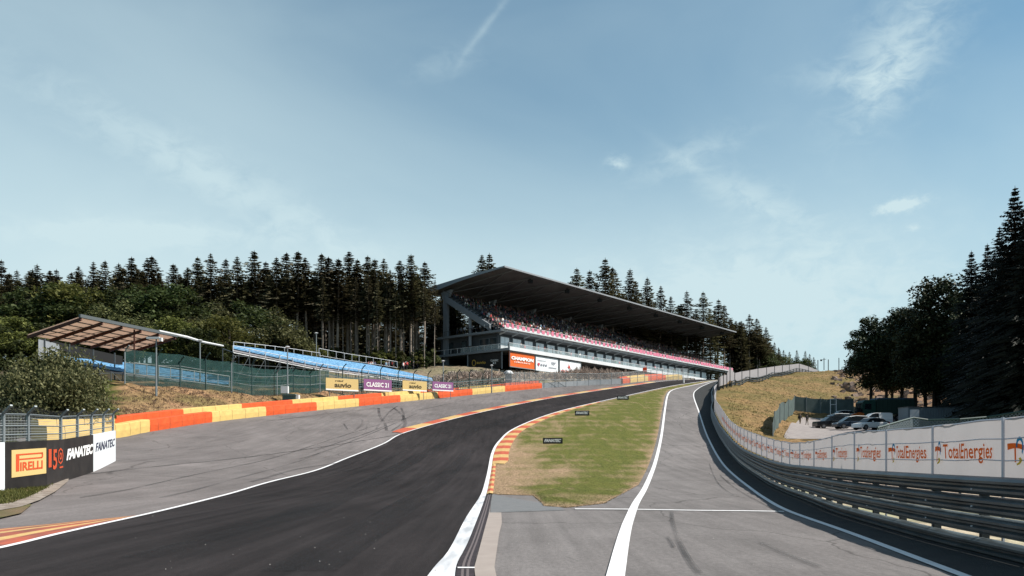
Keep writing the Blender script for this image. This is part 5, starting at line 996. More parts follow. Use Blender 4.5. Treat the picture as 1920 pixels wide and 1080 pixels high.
for _ in range(9000):
    u = r.uniform(200, 860); k = bar_at(u); p = BP[k]; d = r.uniform(1.8, 11); q = p+Vector((-.93, .36, 0))*d; pts.append((q.x, q.y, gz(q.x, q.y)))
tufts('dry_grass', pts, M['dgrass'], .16, .09, 3, 'dry trampled straw and clods covering the dirt bank below the blue stands', 6)
pts = []; pg = []
for _ in range(9000):
    u = r.uniform(1345, 1640); Y = r.uniform(90, 290); x = (u-960)/F*Y
    if x < np.interp(Y, XRY, XRX)+1.5 or (u > 1478 and 84 < Y < 131): continue
    (pts if r.random() < .6 else pg).append((x, Y, gz(x, Y)))
tufts('dry_grass', pts, M['dry'], .22, .10, 3, 'dry yellow brown grass covering the hillside right of the pit lane', 7)
tufts('grass', pg, M['gr'], .2, .10, 3, 'sparse greener grass tufts on the hillside right of the pit lane', 8)
# ------------------------------------------------------------------ guard rail and banner fence
RB_ = crom([p for p in RAILB if p.y < 190], 8); RB_ = resamp(RB_, step=.6)
for p in RB_: p.z = float(Hp(p.x, p.y))
def RH(y): return float(np.interp(y, [10, 30, 60, 90, 120, 160], [1.38, 1.34, 1.28, 1.2, 1.1, 1.0]))
def off_poly(pts, d): 
    out = []
    for i, p in enumerate(pts): t = pts[min(i+1, len(pts)-1)]-pts[max(i-1, 0)]; out.append(p-nrm2(t)*d)
    return out
gr = thing('guard_rail', 'weathered four beam steel guard rail curving up along the right side of the pit lane', 'guard rail')
prof = [(0, .0), (.035, .02), (.075, .06), (.075, .10), (.01, .135), (.01, .165), (.075, .20), (.075, .24), (.035, .28), (0, .30), (-.05, .308)]    # towards the lane, height
for b in range(4):
    mb = MB(); n = len(prof)
    for i, p in enumerate(RB_):
        t = RB_[min(i+1, len(RB_)-1)]-RB_[max(i-1, 0)]; nn = nrm2(t); hb = RH(p.y); z_ = hb-(4-b)*(hb-.02)/4-.02*(b == 0)-.01; sc = (hb-.02)/4/(.322 if b else .355)
        jt = .010 if (i//7) % 2 else 0
        for x, z in prof: q = p+nn*(x*1.35+jt-.02); mb.v.append((q.x, q.y, p.z+z_+z*sc))
    for i in range(len(RB_)-1):
        for k in range(n-1): a = i*n+k; mb.f.append((a, a+1, a+n+1, a+n)); mb.m.append(0)
    mb.build('rail_beam', M['steel'], gr, smooth=False)
ps = resamp(off_poly(RB_, .14), step=2.0)
for i, p in enumerate(ps[:100]):
    if p.y < 4: continue
    mb = MB(); g = float(Hp(p.x, p.y)); mb.bar(Vector((p.x, p.y, g-.2)), Vector((p.x, p.y, g+RH(p.y)-.03)), .08, .14); mb.build('post', M['dsteel'], gr)
mb = MB(); 
for p in resamp(RB_, step=2.0)[5:40]:
    nn = nrm2((1, 2)); 
    for z in (.25, .55, .9): chunkp = p+Vector((-.07, 0, RH(p.y)-z)); mb.tube([chunkp, chunkp+Vector((-.02, 0, 0))], .018, 6)
mb.build('bolts', M['roofw'], gr); settle(gr, RB_[12])
# banner fence: its own path so that the cloth stands just behind the rail, further out where the rail bends away
bf = thing('banner_fence', 'white sponsor cloth on a wire fence standing behind the steel guard rail', 'fence')
TOPPX = [(1925, 781, 12.4), (1882, 785, 13.3), (1747, 800, 16.2), (1661, 807, 19.2), (1605, 810, 21.9), (1560, 817, 24.6), (1526, 826, 27.6), (1500, 830, 30.5), (1481, 831, 33), (1450, 826, 38), (1424, 818, 44.5), (1401, 809, 53), (1383, 800, 63), (1368, 787, 76), (1357, 763, 96), (1348, 735, 125), (1341, 722, 150), (1338, 716, 175)]
bl0 = [p for p in off_poly(RB_, .42) if p.y > 9.5]
BX_ = np.array([p.x for p in bl0]); BY_ = np.array([p.y for p in bl0])
top_pts = []
for u, v, Y in TOPPX:
    for _ in range(6):          # intersect the pixel column with the offset line
        x = float(np.interp(Y, BY_, BX_)); Yn = x*F/(u-960); Y = Y*.5+Yn*.5 if 8 < Yn < 185 else Y
    top_pts.append(Vector((float(np.interp(Y, BY_, BX_)), Y, P(u, v, Y).z)))
ty = [p.y for p in top_pts]; o_ = np.argsort(ty); ty = np.array(ty)[o_]; tz = np.array([top_pts[i].z for i in o_])
def btop(y): return float(np.interp(y, ty, tz))
bl_ = resamp([Vector((p.x, p.y, 0)) for p in bl0], step=.25); S_ = np.concatenate([[0], np.cumsum([(b-a).length for a, b in zip(bl_, bl_[1:])])]); LX = np.array([p.x for p in bl_]); LY = np.array([p.y for p in bl_])
def bpt(s, z, off=0.):
    x = float(np.interp(s, S_, LX)); y = float(np.interp(s, S_, LY)); x2 = float(np.interp(s+.2, S_, LX)); y2 = float(np.interp(s+.2, S_, LY)); nn = nrm2((x2-x, y2-y+1e-6)); bill = .025*math.sin(s*2.3)+.02*math.sin(s*5.1+z*3)
    return Vector((x, y, z))+nn*(off+bill)
def bbase(y, x): return float(Hp(x, y))+RH(y)-.10
mb = MB(); ns_ = len(bl_); rowsb = 5
for i in range(ns_):
    x, y = LX[i], LY[i]; zb = bbase(y, x); zt = btop(y)+.012*math.sin(S_[i]*2.1)
    for k in range(rowsb+1): mb.v.append(tuple(bpt(S_[i], zb+(zt-zb)*k/rowsb)))
for i in range(ns_-1):
    for k in range(rowsb): a = i*(rowsb+1)+k; mb.f.append((a, a+rowsb+1, a+rowsb+2, a+1)); mb.m.append(0)
mb.build('banner', M['banner'], bf, smooth=True)
def s_at(y): return float(np.interp(y, LY, S_))
# print: emblem and word repeated
stations = []
for u in (1894, 1753, 1667, 1605.5, 1564, 1529, 1503, 1481):
    Y = 15.; 
    for _ in range(40): x = float(np.interp(Y, LY, LX)); Y = Y*.6+.4*x*F/(u-960)
    stations.append(s_at(Y))
dS = 2.85; stations = [stations[0]+k*dS for k in range(0, 26)] if abs(stations[1]-stations[0]-dS) > .9 else stations[:7]+[stations[6]+k*dS for k in range(1, 20)]
stations = [stations[0]-2.9]+stations
def wrap(mb, v, f, s0, wid, y0, hgt, mi=0, off=.035):
    A = np.array(v); x0, x1, ya, yb = A[:, 0].min(), A[:, 0].max(), A[:, 1].min(), A[:, 1].max(); vs = []
    for x, y, *_ in v:
        s = s0-(x-x0)/(x1-x0)*wid; yy = float(np.interp(s, S_, LY)); xx = float(np.interp(s, S_, LX)); zb = bbase(yy, xx); zt = btop(yy); t = y0+(y-ya)/(yb-ya)*hgt; vs.append(bpt(s, zb+(zt-zb)*t, off))
    mb.add(vs, f, mi)
for k, s in enumerate(stations):
    if s < 3.2: continue
    mb = MB(); v, f = text('TotalEnergies', 1, 0, .015); wrap(mb, v, f, s-.62, 1.95, .27, .36); mb.build('lettering', M['borange'], bf)
    sw = []; N_ = 10
    for i in range(N_+1): t = i/N_; sw += [(t*.9, .55+.10*math.sin(t*3)-.04*t, 0), (t*.9, .85-.10*t+.06*math.sin(t*3), 0)]
    fsw = [(2*i, 2*i+2, 2*i+3, 2*i+1) for i in range(N_)]
    mb = MB(); wrap(mb, sw+[(0.35, 0, 0), (.45, 0, 0)], fsw+[(8, 10, 23, 22)], s-.02, .50, .30, .30); mb.build('emblem_red', M['borange'], bf)
    ar = []; 
    for i in range(N_+1): a = math.radians(-40+i*22); ar += [(math.cos(a)*.5, math.sin(a)*.5, 0), (math.cos(a)*.32, math.sin(a)*.32, 0)]
    mb = MB(); wrap(mb, ar, fsw, s-.28, .24, .42, .28, off=.042); mb.build('emblem_blue', M['bblue'], bf)
    ar = [(x, -y, z) for x, y, z in ar]; mb = MB(); wrap(mb, ar[:12], fsw[:5], s-.30, .20, .25, .13, off=.048); mb.build('emblem_yellow', M['byel'], bf)
post_s = [s+.10 for s in stations if s > .2]; post_s += list(np.arange(post_s[-1]+2.6, S_[-1], 2.6))
for i, s in enumerate(post_s[:80]):
    y = float(np.interp(s, S_, LY)); x = float(np.interp(s, S_, LX)); p = bpt(s, 0, .045); g = float(Hp(x, y)); mb = MB(); mb.bar(Vector((p.x, p.y, g-.2)), Vector((p.x, p.y, btop(y)+.02)), .045, .03); mb.build('post', M['fpost'], bf)
for t in (.02, .33, .68, 1.0):
    mb = MB(); mb.tube([bpt(S_[i], bbase(LY[i], LX[i])*(1-t)+btop(LY[i])*t, .03 if t < .9 else .0)+UP*(.012*math.sin(i*.7)) for i in range(0, ns_, 4)], .010 if t < 1 else .018, 4); mb.build('wire', M['fpost'], bf)
settle(bf, (LX[0], LY[0], 0))
# dark cut-off tops of the outer fence seen above the cloth, and lattice net on the right
w3 = thing('lattice_net', 'grey lattice safety net bulging above the white banner in front of the pale container', 'net')
mb = MB(); mb.uv = []; tp = [(1645, 812, 802, 25), (1690, 806, 789, 26), (1712, 806, 783, 26.5), (1740, 806, 787, 26.5), (1800, 800, 786, 26), (1850, 795, 782, 26), (1925, 790, 770, 25)]; s = 0; pv = None
for u, vb, vt, Y in tp:
    a, b = P(u, vb+30, Y), P(u, vt, Y); s += 0 if pv is None else (a-pv).length; pv = a; mb.v += [tuple(a), tuple(b)]; mb.uv += [(s+a.z, s-a.z), (s+b.z, s-b.z)]
for i in range(len(tp)-1): mb.f.append((2*i, 2*i+2, 2*i+3, 2*i+1)); mb.m.append(0)
mb.build('net_panel', M['wnet'], w3); mb = MB(); mb.tube([P(u, vt, Y) for u, vb, vt, Y in tp], .03, 5); mb.build('edge_cable', M['gpost'], w3)
for u, vb, vt, Y in tp[4::2]: mb = MB(); mb.bar(colG(u, Y)-UP*.2, P(u, vt, Y), .06); mb.build('post', M['dsteel'], w3)
settle(w3, colG(tp[0][0], tp[0][3]))
# ------------------------------------------------------------------ ridge fence
rg = [Vector((x, y, gz(x, y))) for x, y in [((1347-960)/F*156, 156), ((1369-960)/F*165, 165), ((1394-960)/F*178, 178), ((1441-960)/F*205, 205), ((1487-960)/F*232, 232), ((1534-960)/F*260, 260), ((1597-960)/F*300, 300)]]
rr = resamp(crom(rg, 6), step=1.0); RUU = [960+F*p.x/p.y for p in rr]
rf_ = thing('ridge_fence', 'tall post fence hung with white sheets along the ridge above the grassy hillside', 'fence')
def rat(u): return rr[int(np.argmin([abs(b-u) for b in RUU]))]
plist = [(1343, 707), (1350, 704), (1356, 701), (1362, 700), (1369, 673), (1378, 697), (1391, 694), (1406, 692), (1421, 689), (1437, 687), (1452, 685), (1467, 683), (1480, 682), (1498, 680), (1515, 678), (1534, 675), (1553, 674), (1573, 671), (1597, 669)]
tops = []
for u, v in plist:
    p = rat(u); top = P(u, v, p.y); g = gz(p.x, p.y); mb = MB(); mb.bar(Vector((p.x, p.y, g-.4)), Vector((p.x, p.y, top.z)), .20); mb.build('post', M['dsteel'], rf_); tops.append(Vector((p.x, p.y, top.z)))
for i in range(len(plist)-1):
    a, b = tops[i], tops[i+1]; ga, gb_ = gz(a.x, a.y), gz(b.x, b.y); m_ = M['banner'] if plist[i][0] < 1520 else mesh_mat('faint_net', (.5, .52, .55), .5, .5, .18)
    fa, fb = (.22, .22); ta = min(a.z, ga+4.2 if plist[i][0] > 1365 else a.z)-.3; tb = min(b.z, gb_+4.2)-.3; mb = MB(); mb.uv = [(0, 0), ((b-a).length, 0), ((b-a).length, 2), (0, 2)]
    ba, bb_ = ga+(ta-ga)*.30, gb_+(tb-gb_)*.30
    mb.add([(a.x, a.y, ba), (b.x, b.y, bb_), (b.x, b.y, tb), (a.x, a.y, ta)], [(0, 1, 2, 3)]); mb.build('white_sheet', m_, rf_)
settle(rf_, rg[0])
gr2 = thing('ridge_guard_rail', 'dark guard rail running below the white sheets along the ridge', 'guard rail'); fr2 = [p+Vector((.6, -.5, 0)) for p in rr]
for p in fr2: p.z = gz(p.x, p.y)
for h in (.35, .75, 1.1): mb = MB(); q = fr2[8::3]; 
for h in (.3, .7, 1.1): 
    mb = MB(); q = fr2[8:int(len(fr2)*.83):3]; mb.tube([p+UP*h for p in q], .11, 4); mb.build('rail_beam', M['dsteel'], gr2)
for p in fr2[8:int(len(fr2)*.83):4]: mb = MB(); mb.bar(p-UP*.3, p+UP*1.25, .14); mb.build('post', M['dsteel'], gr2)
settle(gr2, fr2[8])
g = P(1545, 694, 262); t = thing('weather_mast', 'thin mast with small instruments on the ridge beside the end of the white sheets', 'mast'); mb = MB(); mb.bar(g, g+UP*4, .18); mb.build('pole', M['dsteel'], t); mb = MB(); mb.bar(g+Vector((-.9, 0, 3.3)), g+Vector((.7, 0, 3.6)), .12); mb.box(g+Vector((-1.1, 0, 3.0)), (.5, 0, 0), (0, .4, 0), (0, 0, .5)); mb.build('instruments', M['dsteel'], t); settle(t, g)
# ------------------------------------------------------------------ green screened fence round the car park
sc = thing('screen_fence', 'fence covered with grey green screening at the back and left of the car park', 'fence')
def scr(pts, parent, m):
    for i in range(len(pts)-1):
        (x0, y0, h0), (x1, y1, h1) = pts[i], pts[i+1]; mb = MB(); n = 6
        for k in range(n+1): t = k/n; x, y = x0+(x1-x0)*t, y0+(y1-y0)*t; g = gz(x, y); h = h0+(h1-h0)*t-.12*math.sin(math.pi*t); w_ = .08*math.sin(k*2); mb.v += [(x+w_, y, g+.05), (x, y, g+h)]
        for k in range(n): mb.f.append((2*k, 2*k+2, 2*k+3, 2*k+1)); mb.m.append(0)
        mb.build('screen', m, parent)
    for x, y, h in pts: mb = MB(); g = gz(x, y); mb.bar((x, y, g-.3), (x, y, g+h+.1), .10); mb.build('post', M['post'], parent)
def pxw(u, Y): return (u-960)/F*Y, Y
L1 = [(*pxw(1449, 93), 1.6), (*pxw(1452, 99), 2.4), (*pxw(1462, 108), 2.7), (*pxw(1470, 118), 2.8), (*pxw(1478, 128), 2.8), (*pxw(1490, 137), 2.6), (*pxw(1512, 137), 2.6), (*pxw(1538, 137), 2.6), (*pxw(1565, 138), 2.7), (*pxw(1600, 139), 2.7)]
scr(L1, sc, M['gscreen']); settle(sc, (L1[0][0], L1[0][1], gz(L1[0][0], L1[0][1])))
# ------------------------------------------------------------------ vehicles
def car(name, label, cat, loc, rz, length, width, side, roofh, paint, wheels=(.17, .80), wr=.33, van=False, parts=True):
    """side: upper outline [(x 0..1 from the nose, height)] of the body, a separate glasshouse outline on top"""
    t = thing(name, label, cat, 'vehicles parked beside the hillside'); Lx = length; W_ = width
    def X(t_): return (t_-.5)*Lx
    body, glass = side; mb = MB(); secs = []
    n = len(body)
    for k, (x, h) in enumerate(body):
        e = .86 if k in (0, n-1) else 1.
        z1 = .30; secs.append([(X(x), -W_/2*e*.96, z1), (X(x), -W_/2*e, .55), (X(x), -W_/2*e*.98, h-.06), (X(x), -W_/2*e*.86, h), (X(x), W_/2*e*.86, h), (X(x), W_/2*e*.98, h-.06), (X(x), W_/2*e, .55), (X(x), W_/2*e*.96, z1)])
    for s_ in secs: mb.v += s_
    for i in range(n-1):
        for k in range(8): a = i*8; mb.f.append((a+k, a+(k+1) % 8, a+8+(k+1) % 8, a+8+k)); mb.m.append(0)
    mb.f += [tuple(range(8))[::-1], tuple(range((n-1)*8, n*8))]; mb.m += [0, 0]; mb.build('body', paint, t)
    m = len(glass); mg = MB(); g2 = []
    for x, h in glass: wt_ = .74; g2.append([(X(x), -W_/2*wt_, h), (X(x), W_/2*wt_, h)])
    base = body[0][1]
    bx0, bx1 = glass[0][0], glass[-1][0]; belt = lambda x: float(np.interp(x, [b[0] for b in body], [b[1] for b in body]))-.03
    mg = MB(); mr = MB()
    for i in range(m-1):
        (x0, h0), (x1, h1) = glass[i], glass[i+1]; c = [(X(x0), s*W_/2*.90, belt(x0)) for s in (-1, 1)]+[(X(x1), s*W_/2*.90, belt(x1)) for s in (1, -1)]+[(X(x0), s*W_/2*.72, max(h0, belt(x0))) for s in (-1, 1)]+[(X(x1), s*W_/2*.72, max(h1, belt(x1))) for s in (1, -1)]
        mid = 0 < i < m-2
        mg.hexa(c)
        if mid or van: mr.hexa([tuple(Vector(c[4+k])+Vector((0, (-.02 if k in (0, 3) else .02), -.02))) for k in range(4)]+[tuple(Vector(c[4+k])+Vector((0, 0, .04))) for k in range(4)])
    mg.build('windows', M['cglass'], t); mr.build('roof', paint, t)
    for s in (-1, 1):
        if van: mb = MB(); xa, xb = glass[2][0]+.10, glass[-1][0]; mb.hexa([(X(xa), s*W_/2*.94, .9), (X(xb), s*W_/2*.94, .9), (X(xb), s*W_/2*.88, .9), (X(xa), s*W_/2*.88, .9), (X(xa), s*W_/2*.79, glass[2][1]), (X(xb), s*W_/2*.79, glass[-2][1]-.05), (X(xb), s*W_/2*.70, glass[-2][1]-.05), (X(xa), s*W_/2*.70, glass[2][1])]); mb.build('side_panel', paint, t)
        mb = MB(); mb.box((X(.012), s*W_*.36-.16, .62), (.06, 0, 0), (0, .32, 0), (0, 0, .16)); mb.build('headlight', M['headl'], t)
        mb = MB(); mb.box((X(.985), s*W_*.38-.12, .70), (.06, 0, 0), (0, .24, 0), (0, 0, .2)); mb.build('tail_light', M['red'], t)
        mb = MB(); mb.box((X(glass[1][0]), s*W_*.52-.05, .95), (.14, 0, 0), (0, .1, 0), (0, 0, .14)); mb.build('wing_mirror', paint, t)
        for wx in wheels:
            mb = MB(); c = Vector((X(wx), s*(W_/2-.10), wr)); mb.tube([c-Vector((0, .11, 0)), c+Vector((0, .11, 0))], wr, 14); w = mb.build('tyre', M['tyre'], t); mb = MB(); mb.tube([c+Vector((0, s*.08, 0)), c+Vector((0, s*.12, 0))], wr*.62, 10); mb.build('rim', M['rim'], w)
    t.location = loc; t.rotation_euler = (0, 0, rz); return t
hatch = ([(0, .62), (.03, .78), (.26, .92), (.5, .96), (.9, .98), (1, .80)], [(.22, .9), (.38, 1.42), (.55, 1.5), (.80, 1.42), (.97, .95)])
suv = ([(0, .72), (.02, .98), (.25, 1.08), (.5, 1.12), (.93, 1.12), (1, .9)], [(.22, 1.05), (.36, 1.62), (.55, 1.70), (.86, 1.66), (.97, 1.1)])
saloon = ([(0, .58), (.03, .74), (.28, .90), (.6, .94), (.86, .96), (1, .80)], [(.24, .88), (.42, 1.38), (.60, 1.44), (.78, 1.36), (.93, .95)])
vanp = ([(0, .70), (.03, .95), (.22, 1.08), (.5, 1.1), (.97, 1.1), (1, .9)], [(.14, 1.03), (.33, 1.70), (.44, 1.82), (.90, 1.82), (.985, 1.74)])
def park(u, Y): g = colG(u, Y); return g+UP*.06
car('parked_car', 'white hatchback farthest back in the parked row beside the hillside', 'car', park(1578, 130), .12, 4.2, 1.8, hatch, 0, M['cwhite'])
car('parked_car', 'white estate car with dark windows second from the back of the parked row', 'car', park(1569, 121), .08, 4.5, 1.85, suv, 0, M['cwhite'])
car('parked_car', 'dark blue saloon in the middle of the parked row in front of the white estate', 'car', park(1580, 114.5), .06, 4.6, 1.8, saloon, 0, M['cblue'])
car('parked_car', 'large black off-road car in the middle of the parked row', 'car', park(1561, 107.5), .05, 4.9, 1.95, suv, 0, M['cblack'])
cc_ = car('parked_car', 'dark people carrier with white roof nearest the camera in the parked row', 'car', park(1598, 102.5), .06, 4.7, 1.85, ([(0, .60), (.03, .80), (.20, .95), (.5, 1.0), (.93, 1.0), (1, .8)], [(.16, .95), (.36, 1.55), (.55, 1.68), (.85, 1.62), (.97, 1.0)]), 0, M['cblue'])
for c in cc_.children:
    if c.name.startswith('roof'): c.data.materials[0] = M['cwhite']
car('parked_van', 'small white panel van parked right of the row of cars', 'van', park(1641, 114), .04, 4.4, 1.85, vanp, 0, M['cwhite'], van=True)
car('parked_car', 'pale car half hidden by the banner fence in front of the people carrier', 'car', park(1632, 97), .3, 4.3, 1.8, hatch, 0, M['cwhite'])
# truck, container, digger
g = park(1652, 128); t = thing('green_truck', 'dark green lorry with a covered box body behind the white van', 'lorry'); mb = MB(); mb.box((-3.6, -1.2, .7), (2.1, 0, 0), (0, 2.4, 0), (0, 0, 2.2)); mb.prism([(-3.6, -1.15, 2.9), (-1.5, -1.15, 2.9), (-1.6, -1.15, 3.3), (-3.2, -1.15, 3.3)], (0, 2.3, 0)); cab = mb.build('cab', M['truck'], t)
mb = MB(); mb.quad((-3.64, -1.0, 1.9), (-3.64, 1.0, 1.9), (-3.62, 1.0, 2.8), (-3.62, -1.0, 2.8)); mb.quad((-3.3, -1.23, 1.8), (-2.2, -1.23, 1.8), (-2.2, -1.23, 2.7), (-3.2, -1.23, 2.7)); mb.build('cab_window', M['cglass'], cab); mb = MB(); mb.box((-3.9, -1.45, 1.8), (.08, 0, 0), (0, .25, 0), (0, 0, .7)); mb.bar((-3.7, -1.3, 2.6), (-3.9, -1.4, 2.5), .05); mb.build('wing_mirror', M['truck'], cab)
mb = MB(); mb.box((-1.3, -1.25, 1.1), (6.2, 0, 0), (0, 2.5, 0), (0, 0, 2.3)); 
for k in range(9): mb.box((-1.2+k*.72, -1.32, 1.1), (.1, 0, 0), (0, .07, 0), (0, 0, 2.2))
mb.build('box_body', mat('truck_box', (.025, .055, .045), .6), t); mb = MB(); mb.prism([(4.9, -1.2, 3.4), (-1.3, -1.2, 3.4), (-1.0, -1.2, 3.65), (4.6, -1.2, 3.65)], (0, 2.4, 0)); mb.build('box_roof', M['tcover'], t)
for x in (-2.7, 2.2, 3.5):
    for s in (-1, 1): mb = MB(); mb.tube([(x, s*1.0-.15, .5), (x, s*1.0+.15, .5)], .5, 14); w = mb.build('tyre', M['tyre'], t); mb = MB(); mb.tube([(x, s*1.17-.01, .5), (x, s*1.17+.01, .5)], .28, 10); mb.build('rim', M['rim'], w)
for k in range(3): mb = MB(); mb.box((4.92, -1.1, 1.5+k*.45), (.05, 0, 0), (0, .35, 0), (0, 0, .25)); mb.build('marker_plate', M['red'] if k % 2 else M['lwhite'], t)
t.location = g; t.rotation_euler = (0, 0, .05)
a = park(1703, 97); t = thing('site_container', 'long pale container cabin with a small dark window right of the green lorry', 'container', loc=a); mb = MB(); mb.box((0, 0, 0), (7.4, 0, 0), (0, 2.5, 0), (0, 0, 2.35))
for k in range(18): mb.box((1.6+k*.32, -.04, .1), (.12, 0, 0), (0, .04, 0), (0, 0, 2.1))
mb.build('container_body', M['contw'], t); mb = MB(); mb.box((-.05, -.05, 2.35), (7.5, 0, 0), (0, 2.6, 0), (0, 0, .12)); mb.build('container_roof', M['steel'], t); mb = MB(); mb.box((.2, -.05, .1), (1.1, 0, 0), (0, .04, 0), (0, 0, 2.0)); d = mb.build('door', M['wboard'], t); mb = MB(); mb.box((1.15, -.10, 1.0), (.06, 0, 0), (0, .05, 0), (0, 0, .2)); mb.build('handle', M['dsteel'], d)
mb = MB(); mb.box((5.3, -.06, 1.5), (1.3, 0, 0), (0, .04, 0), (0, 0, .35)); mb.build('window', M['cglass'], t)
g = park(1606, 127); t = thing('orange_loader', 'small orange loader between the back cars and the green lorry', 'loader', loc=g); mb = MB(); mb.prism([(-.9, -.5, .5), (1, -.5, .5), (1, -.5, 1.3), (.2, -.5, 1.5), (-.9, -.5, 1.1)], (0, 1, 0)); mb.build('loader_body', mat('loader_orange', (.6, .15, .03), .5), t)
mb = MB(); mb.box((-.1, -.45, 1.4), (.9, 0, 0), (0, .9, 0), (0, 0, .8)); mb.build('cab', M['cglass'], t); mb = MB(); mb.bar((-.8, 0, 1.1), (-1.8, 0, .4), .15); mb.box((-2.1, -.6, .2), (.4, 0, 0), (0, 1.2, 0), (0, 0, .4)); mb.build('bucket', M['dsteel'], t)
for x in (-.6, .7):
    for s in (-1, 1): mb = MB(); mb.tube([(x, s*.6-.1, .38), (x, s*.6+.1, .38)], .38, 12); mb.build('wheel', M['tyre'], t)
g = P(1557, 766, 131); t = thing('frame_stand', 'small white rectangular frame standing behind the back white car', 'frame', loc=Vector((g.x, g.y, gz(g.x, g.y)))); mb = MB(); 
for p, q in (((0, 0, 0), (0, 0, 3.3)), ((.95, 0, 0), (.95, 0, 3.3)), ((0, 0, 3.3), (.95, 0, 3.3)), ((0, 0, 2.4), (.95, 0, 2.4))): mb.bar(p, q, .09)
mb.build('frame_tube', M['roofw'], t)
# ------------------------------------------------------------------ trees
def conifer(seed, H, base, Wd, bare=True, dens=1., leaf=sp_leaf, barkm=None, fine=1):
    r = random.Random(seed); tk = MB(); lean = (r.uniform(-.2, .2), r.uniform(-.2, .2)); tk.tube([(0, 0, -.5), (0, 0, H*.3), (lean[0], lean[1], H*.7), (lean[0], lean[1], H*.97)], [H*.0075, H*.0062, H*.004, .02], 6)
    if bare:
        for _ in range(10): z = r.uniform(H*.15, base); a = r.uniform(0, 6.28); l = r.uniform(.4, 1.1); tk.bar((0, 0, z), (math.cos(a)*l, math.sin(a)*l, z-.2), .03)
    tm = tk.build('trunk', barkm or M['bark']); cm = MB(); z = base; 
    while z < H:
        t = (z-base)/(H-base); env = Wd*1.12*(1-t)**.85*(1-.45*math.exp(-t*9))*r.uniform(.7, 1.15)+.10; nb = max(5, int((13-5.5*t)*dens))
        for k in range(nb):
            a = 6.283*k/nb+r.uniform(-.4, .4); l = env*r.uniform(.45, 1.2); 
            if r.random() < .06: l *= 1.25
            ca, sa = math.cos(a), math.sin(a); up = .25*(t > .6)+r.uniform(-.1, .15); cx, cy = lean[0]*t, lean[1]*t; m_ = max(2, int(l/.42*fine))
            for j in range(m_+1):
                f = (j+.5)/(m_+1); rad = l*f; zz = z+l*(up*f-.30*f*f+.12*(f > .8)*f); px, py = cx+ca*rad, cy+sa*rad; w = (.14+.30*(1-f))*min(1, l/1.4+.3)*r.uniform(.7, 1.2); dr = r.uniform(.12, .42)
                for s in (-1, 1):
                    tx, ty = px-sa*s*w*1.2+ca*w*.7, py+ca*s*w*1.2+sa*w*.7
                    cm.add([(px-ca*.14, py-sa*.14, zz+.05), (px+ca*.16, py+sa*.16, zz-.02), (tx, ty, zz-dr*w*2)], [(0, 1, 2)])
            fx, fy = cx+ca*l, cy+sa*l; zt = z+l*(up-.28); cm.add([(cx+ca*l*.6, cy+sa*l*.6, z+l*(up*.6-.1)+.12), (cx+ca*l*.6-sa*.14, cy+sa*l*.6+ca*.14, z+l*(up*.6-.14)-.12), (fx, fy, zt)], [(0, 1, 2)])
        z += r.uniform(.26, .50)/dens*(.95+.4*(1-t))
    for k in range(5): a = k*1.26; cm.add([(lean[0]+math.cos(a)*.12, lean[1]+math.sin(a)*.12, H-.9), (lean[0]-math.sin(a)*.1, lean[1]+math.cos(a)*.1, H-.7), (lean[0], lean[1], H+.25)], [(0, 1, 2)])
    return tm, cm.build('crown', leaf)
def broad(seed, H, R_, leaf, n=46, per=150, ls=.24, low=.15, barkm=None, tall=1.):
    r = random.Random(seed); tk = MB(); tk.tube([(0, 0, -.5), (r.uniform(-.2, .2), 0, H*.3), (r.uniform(-.4, .4), r.uniform(-.3, .3), H*.75)], [H*.02, H*.015, H*.004], 7); cm = MB(); ccs = []
    for _ in range(n):
        while True:
            x, y, z = r.uniform(-1, 1), r.uniform(-1, 1), r.uniform(-1, 1); q = x*x+y*y+z*z
            if q < 1: break
        zz = H*(low+(1-low)*(z*.5+.5)); ww = R_*(.55+.45*math.sin(min(1, max(0, (zz/H-low)/(1-low)))*math.pi)**.6); c = Vector((x*ww, y*ww, zz)); ccs.append(c)
        if _ % 3 == 0: tk.tube([(0, 0, min(H*.7, zz*.6)), c*.5+Vector((0, 0, zz*.32)), c], [H*.007, H*.004, .02], 4)
        br = R_*r.uniform(.22, .40)
        for _k in range(per):
            d = Vector((r.gauss(0, 1), r.gauss(0, 1), r.gauss(0, 1))).normalized()*br*r.uniform(.35, 1.08); d.z *= .75; p = c+d; a = Vector((r.uniform(-1, 1), r.uniform(-1, 1), r.uniform(-.7, .7))).normalized(); b = a.cross(Vector((r.uniform(-1, 1), r.uniform(-1, 1), 1))).normalized(); s = ls*r.uniform(.6, 1.3)
            cm.add([p-a*s, p+b*s*.6, p+a*s, p-b*s*.6], [(0, 1, 2, 3)])
    return tk.build('trunk', barkm or M['dbark']), cm.build('crown', leaf)
def proto(fn, name='tree'):
    tm, cm = fn; e = bpy.data.objects.new(name, None); COL.objects.link(e); tm.parent = e; cm.parent = e; return e
protos = {}
def make(key, name): 
    protos[key] = None
    return None
TALL = [proto(conifer(40+i, 24, 24*q, w, True, 1.0, sp_leaf), 'spruce_tree') for i, (q, w) in enumerate([(.50, 3.2), (.56, 2.8), (.40, 3.4), (.53, 3.0), (.35, 3.1)])]
BARE = [TALL[0], TALL[1], TALL[3]]
FULL = [proto(conifer(60+i, 20, 20*q, w, False, 1.0, sp_leaf), 'spruce_tree') for i, (q, w) in enumerate([(.10, 3.4), (.14, 3.0), (.08, 3.8)])]
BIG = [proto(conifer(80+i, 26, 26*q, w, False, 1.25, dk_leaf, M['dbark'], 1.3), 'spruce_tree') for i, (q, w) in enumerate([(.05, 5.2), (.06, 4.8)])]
BRD = [proto(broad(100+i, 12, 4.6, lf), 'broadleaf_tree') for i, lf in enumerate([br_leaf, br_leaf, yl_leaf, ol_leaf])]
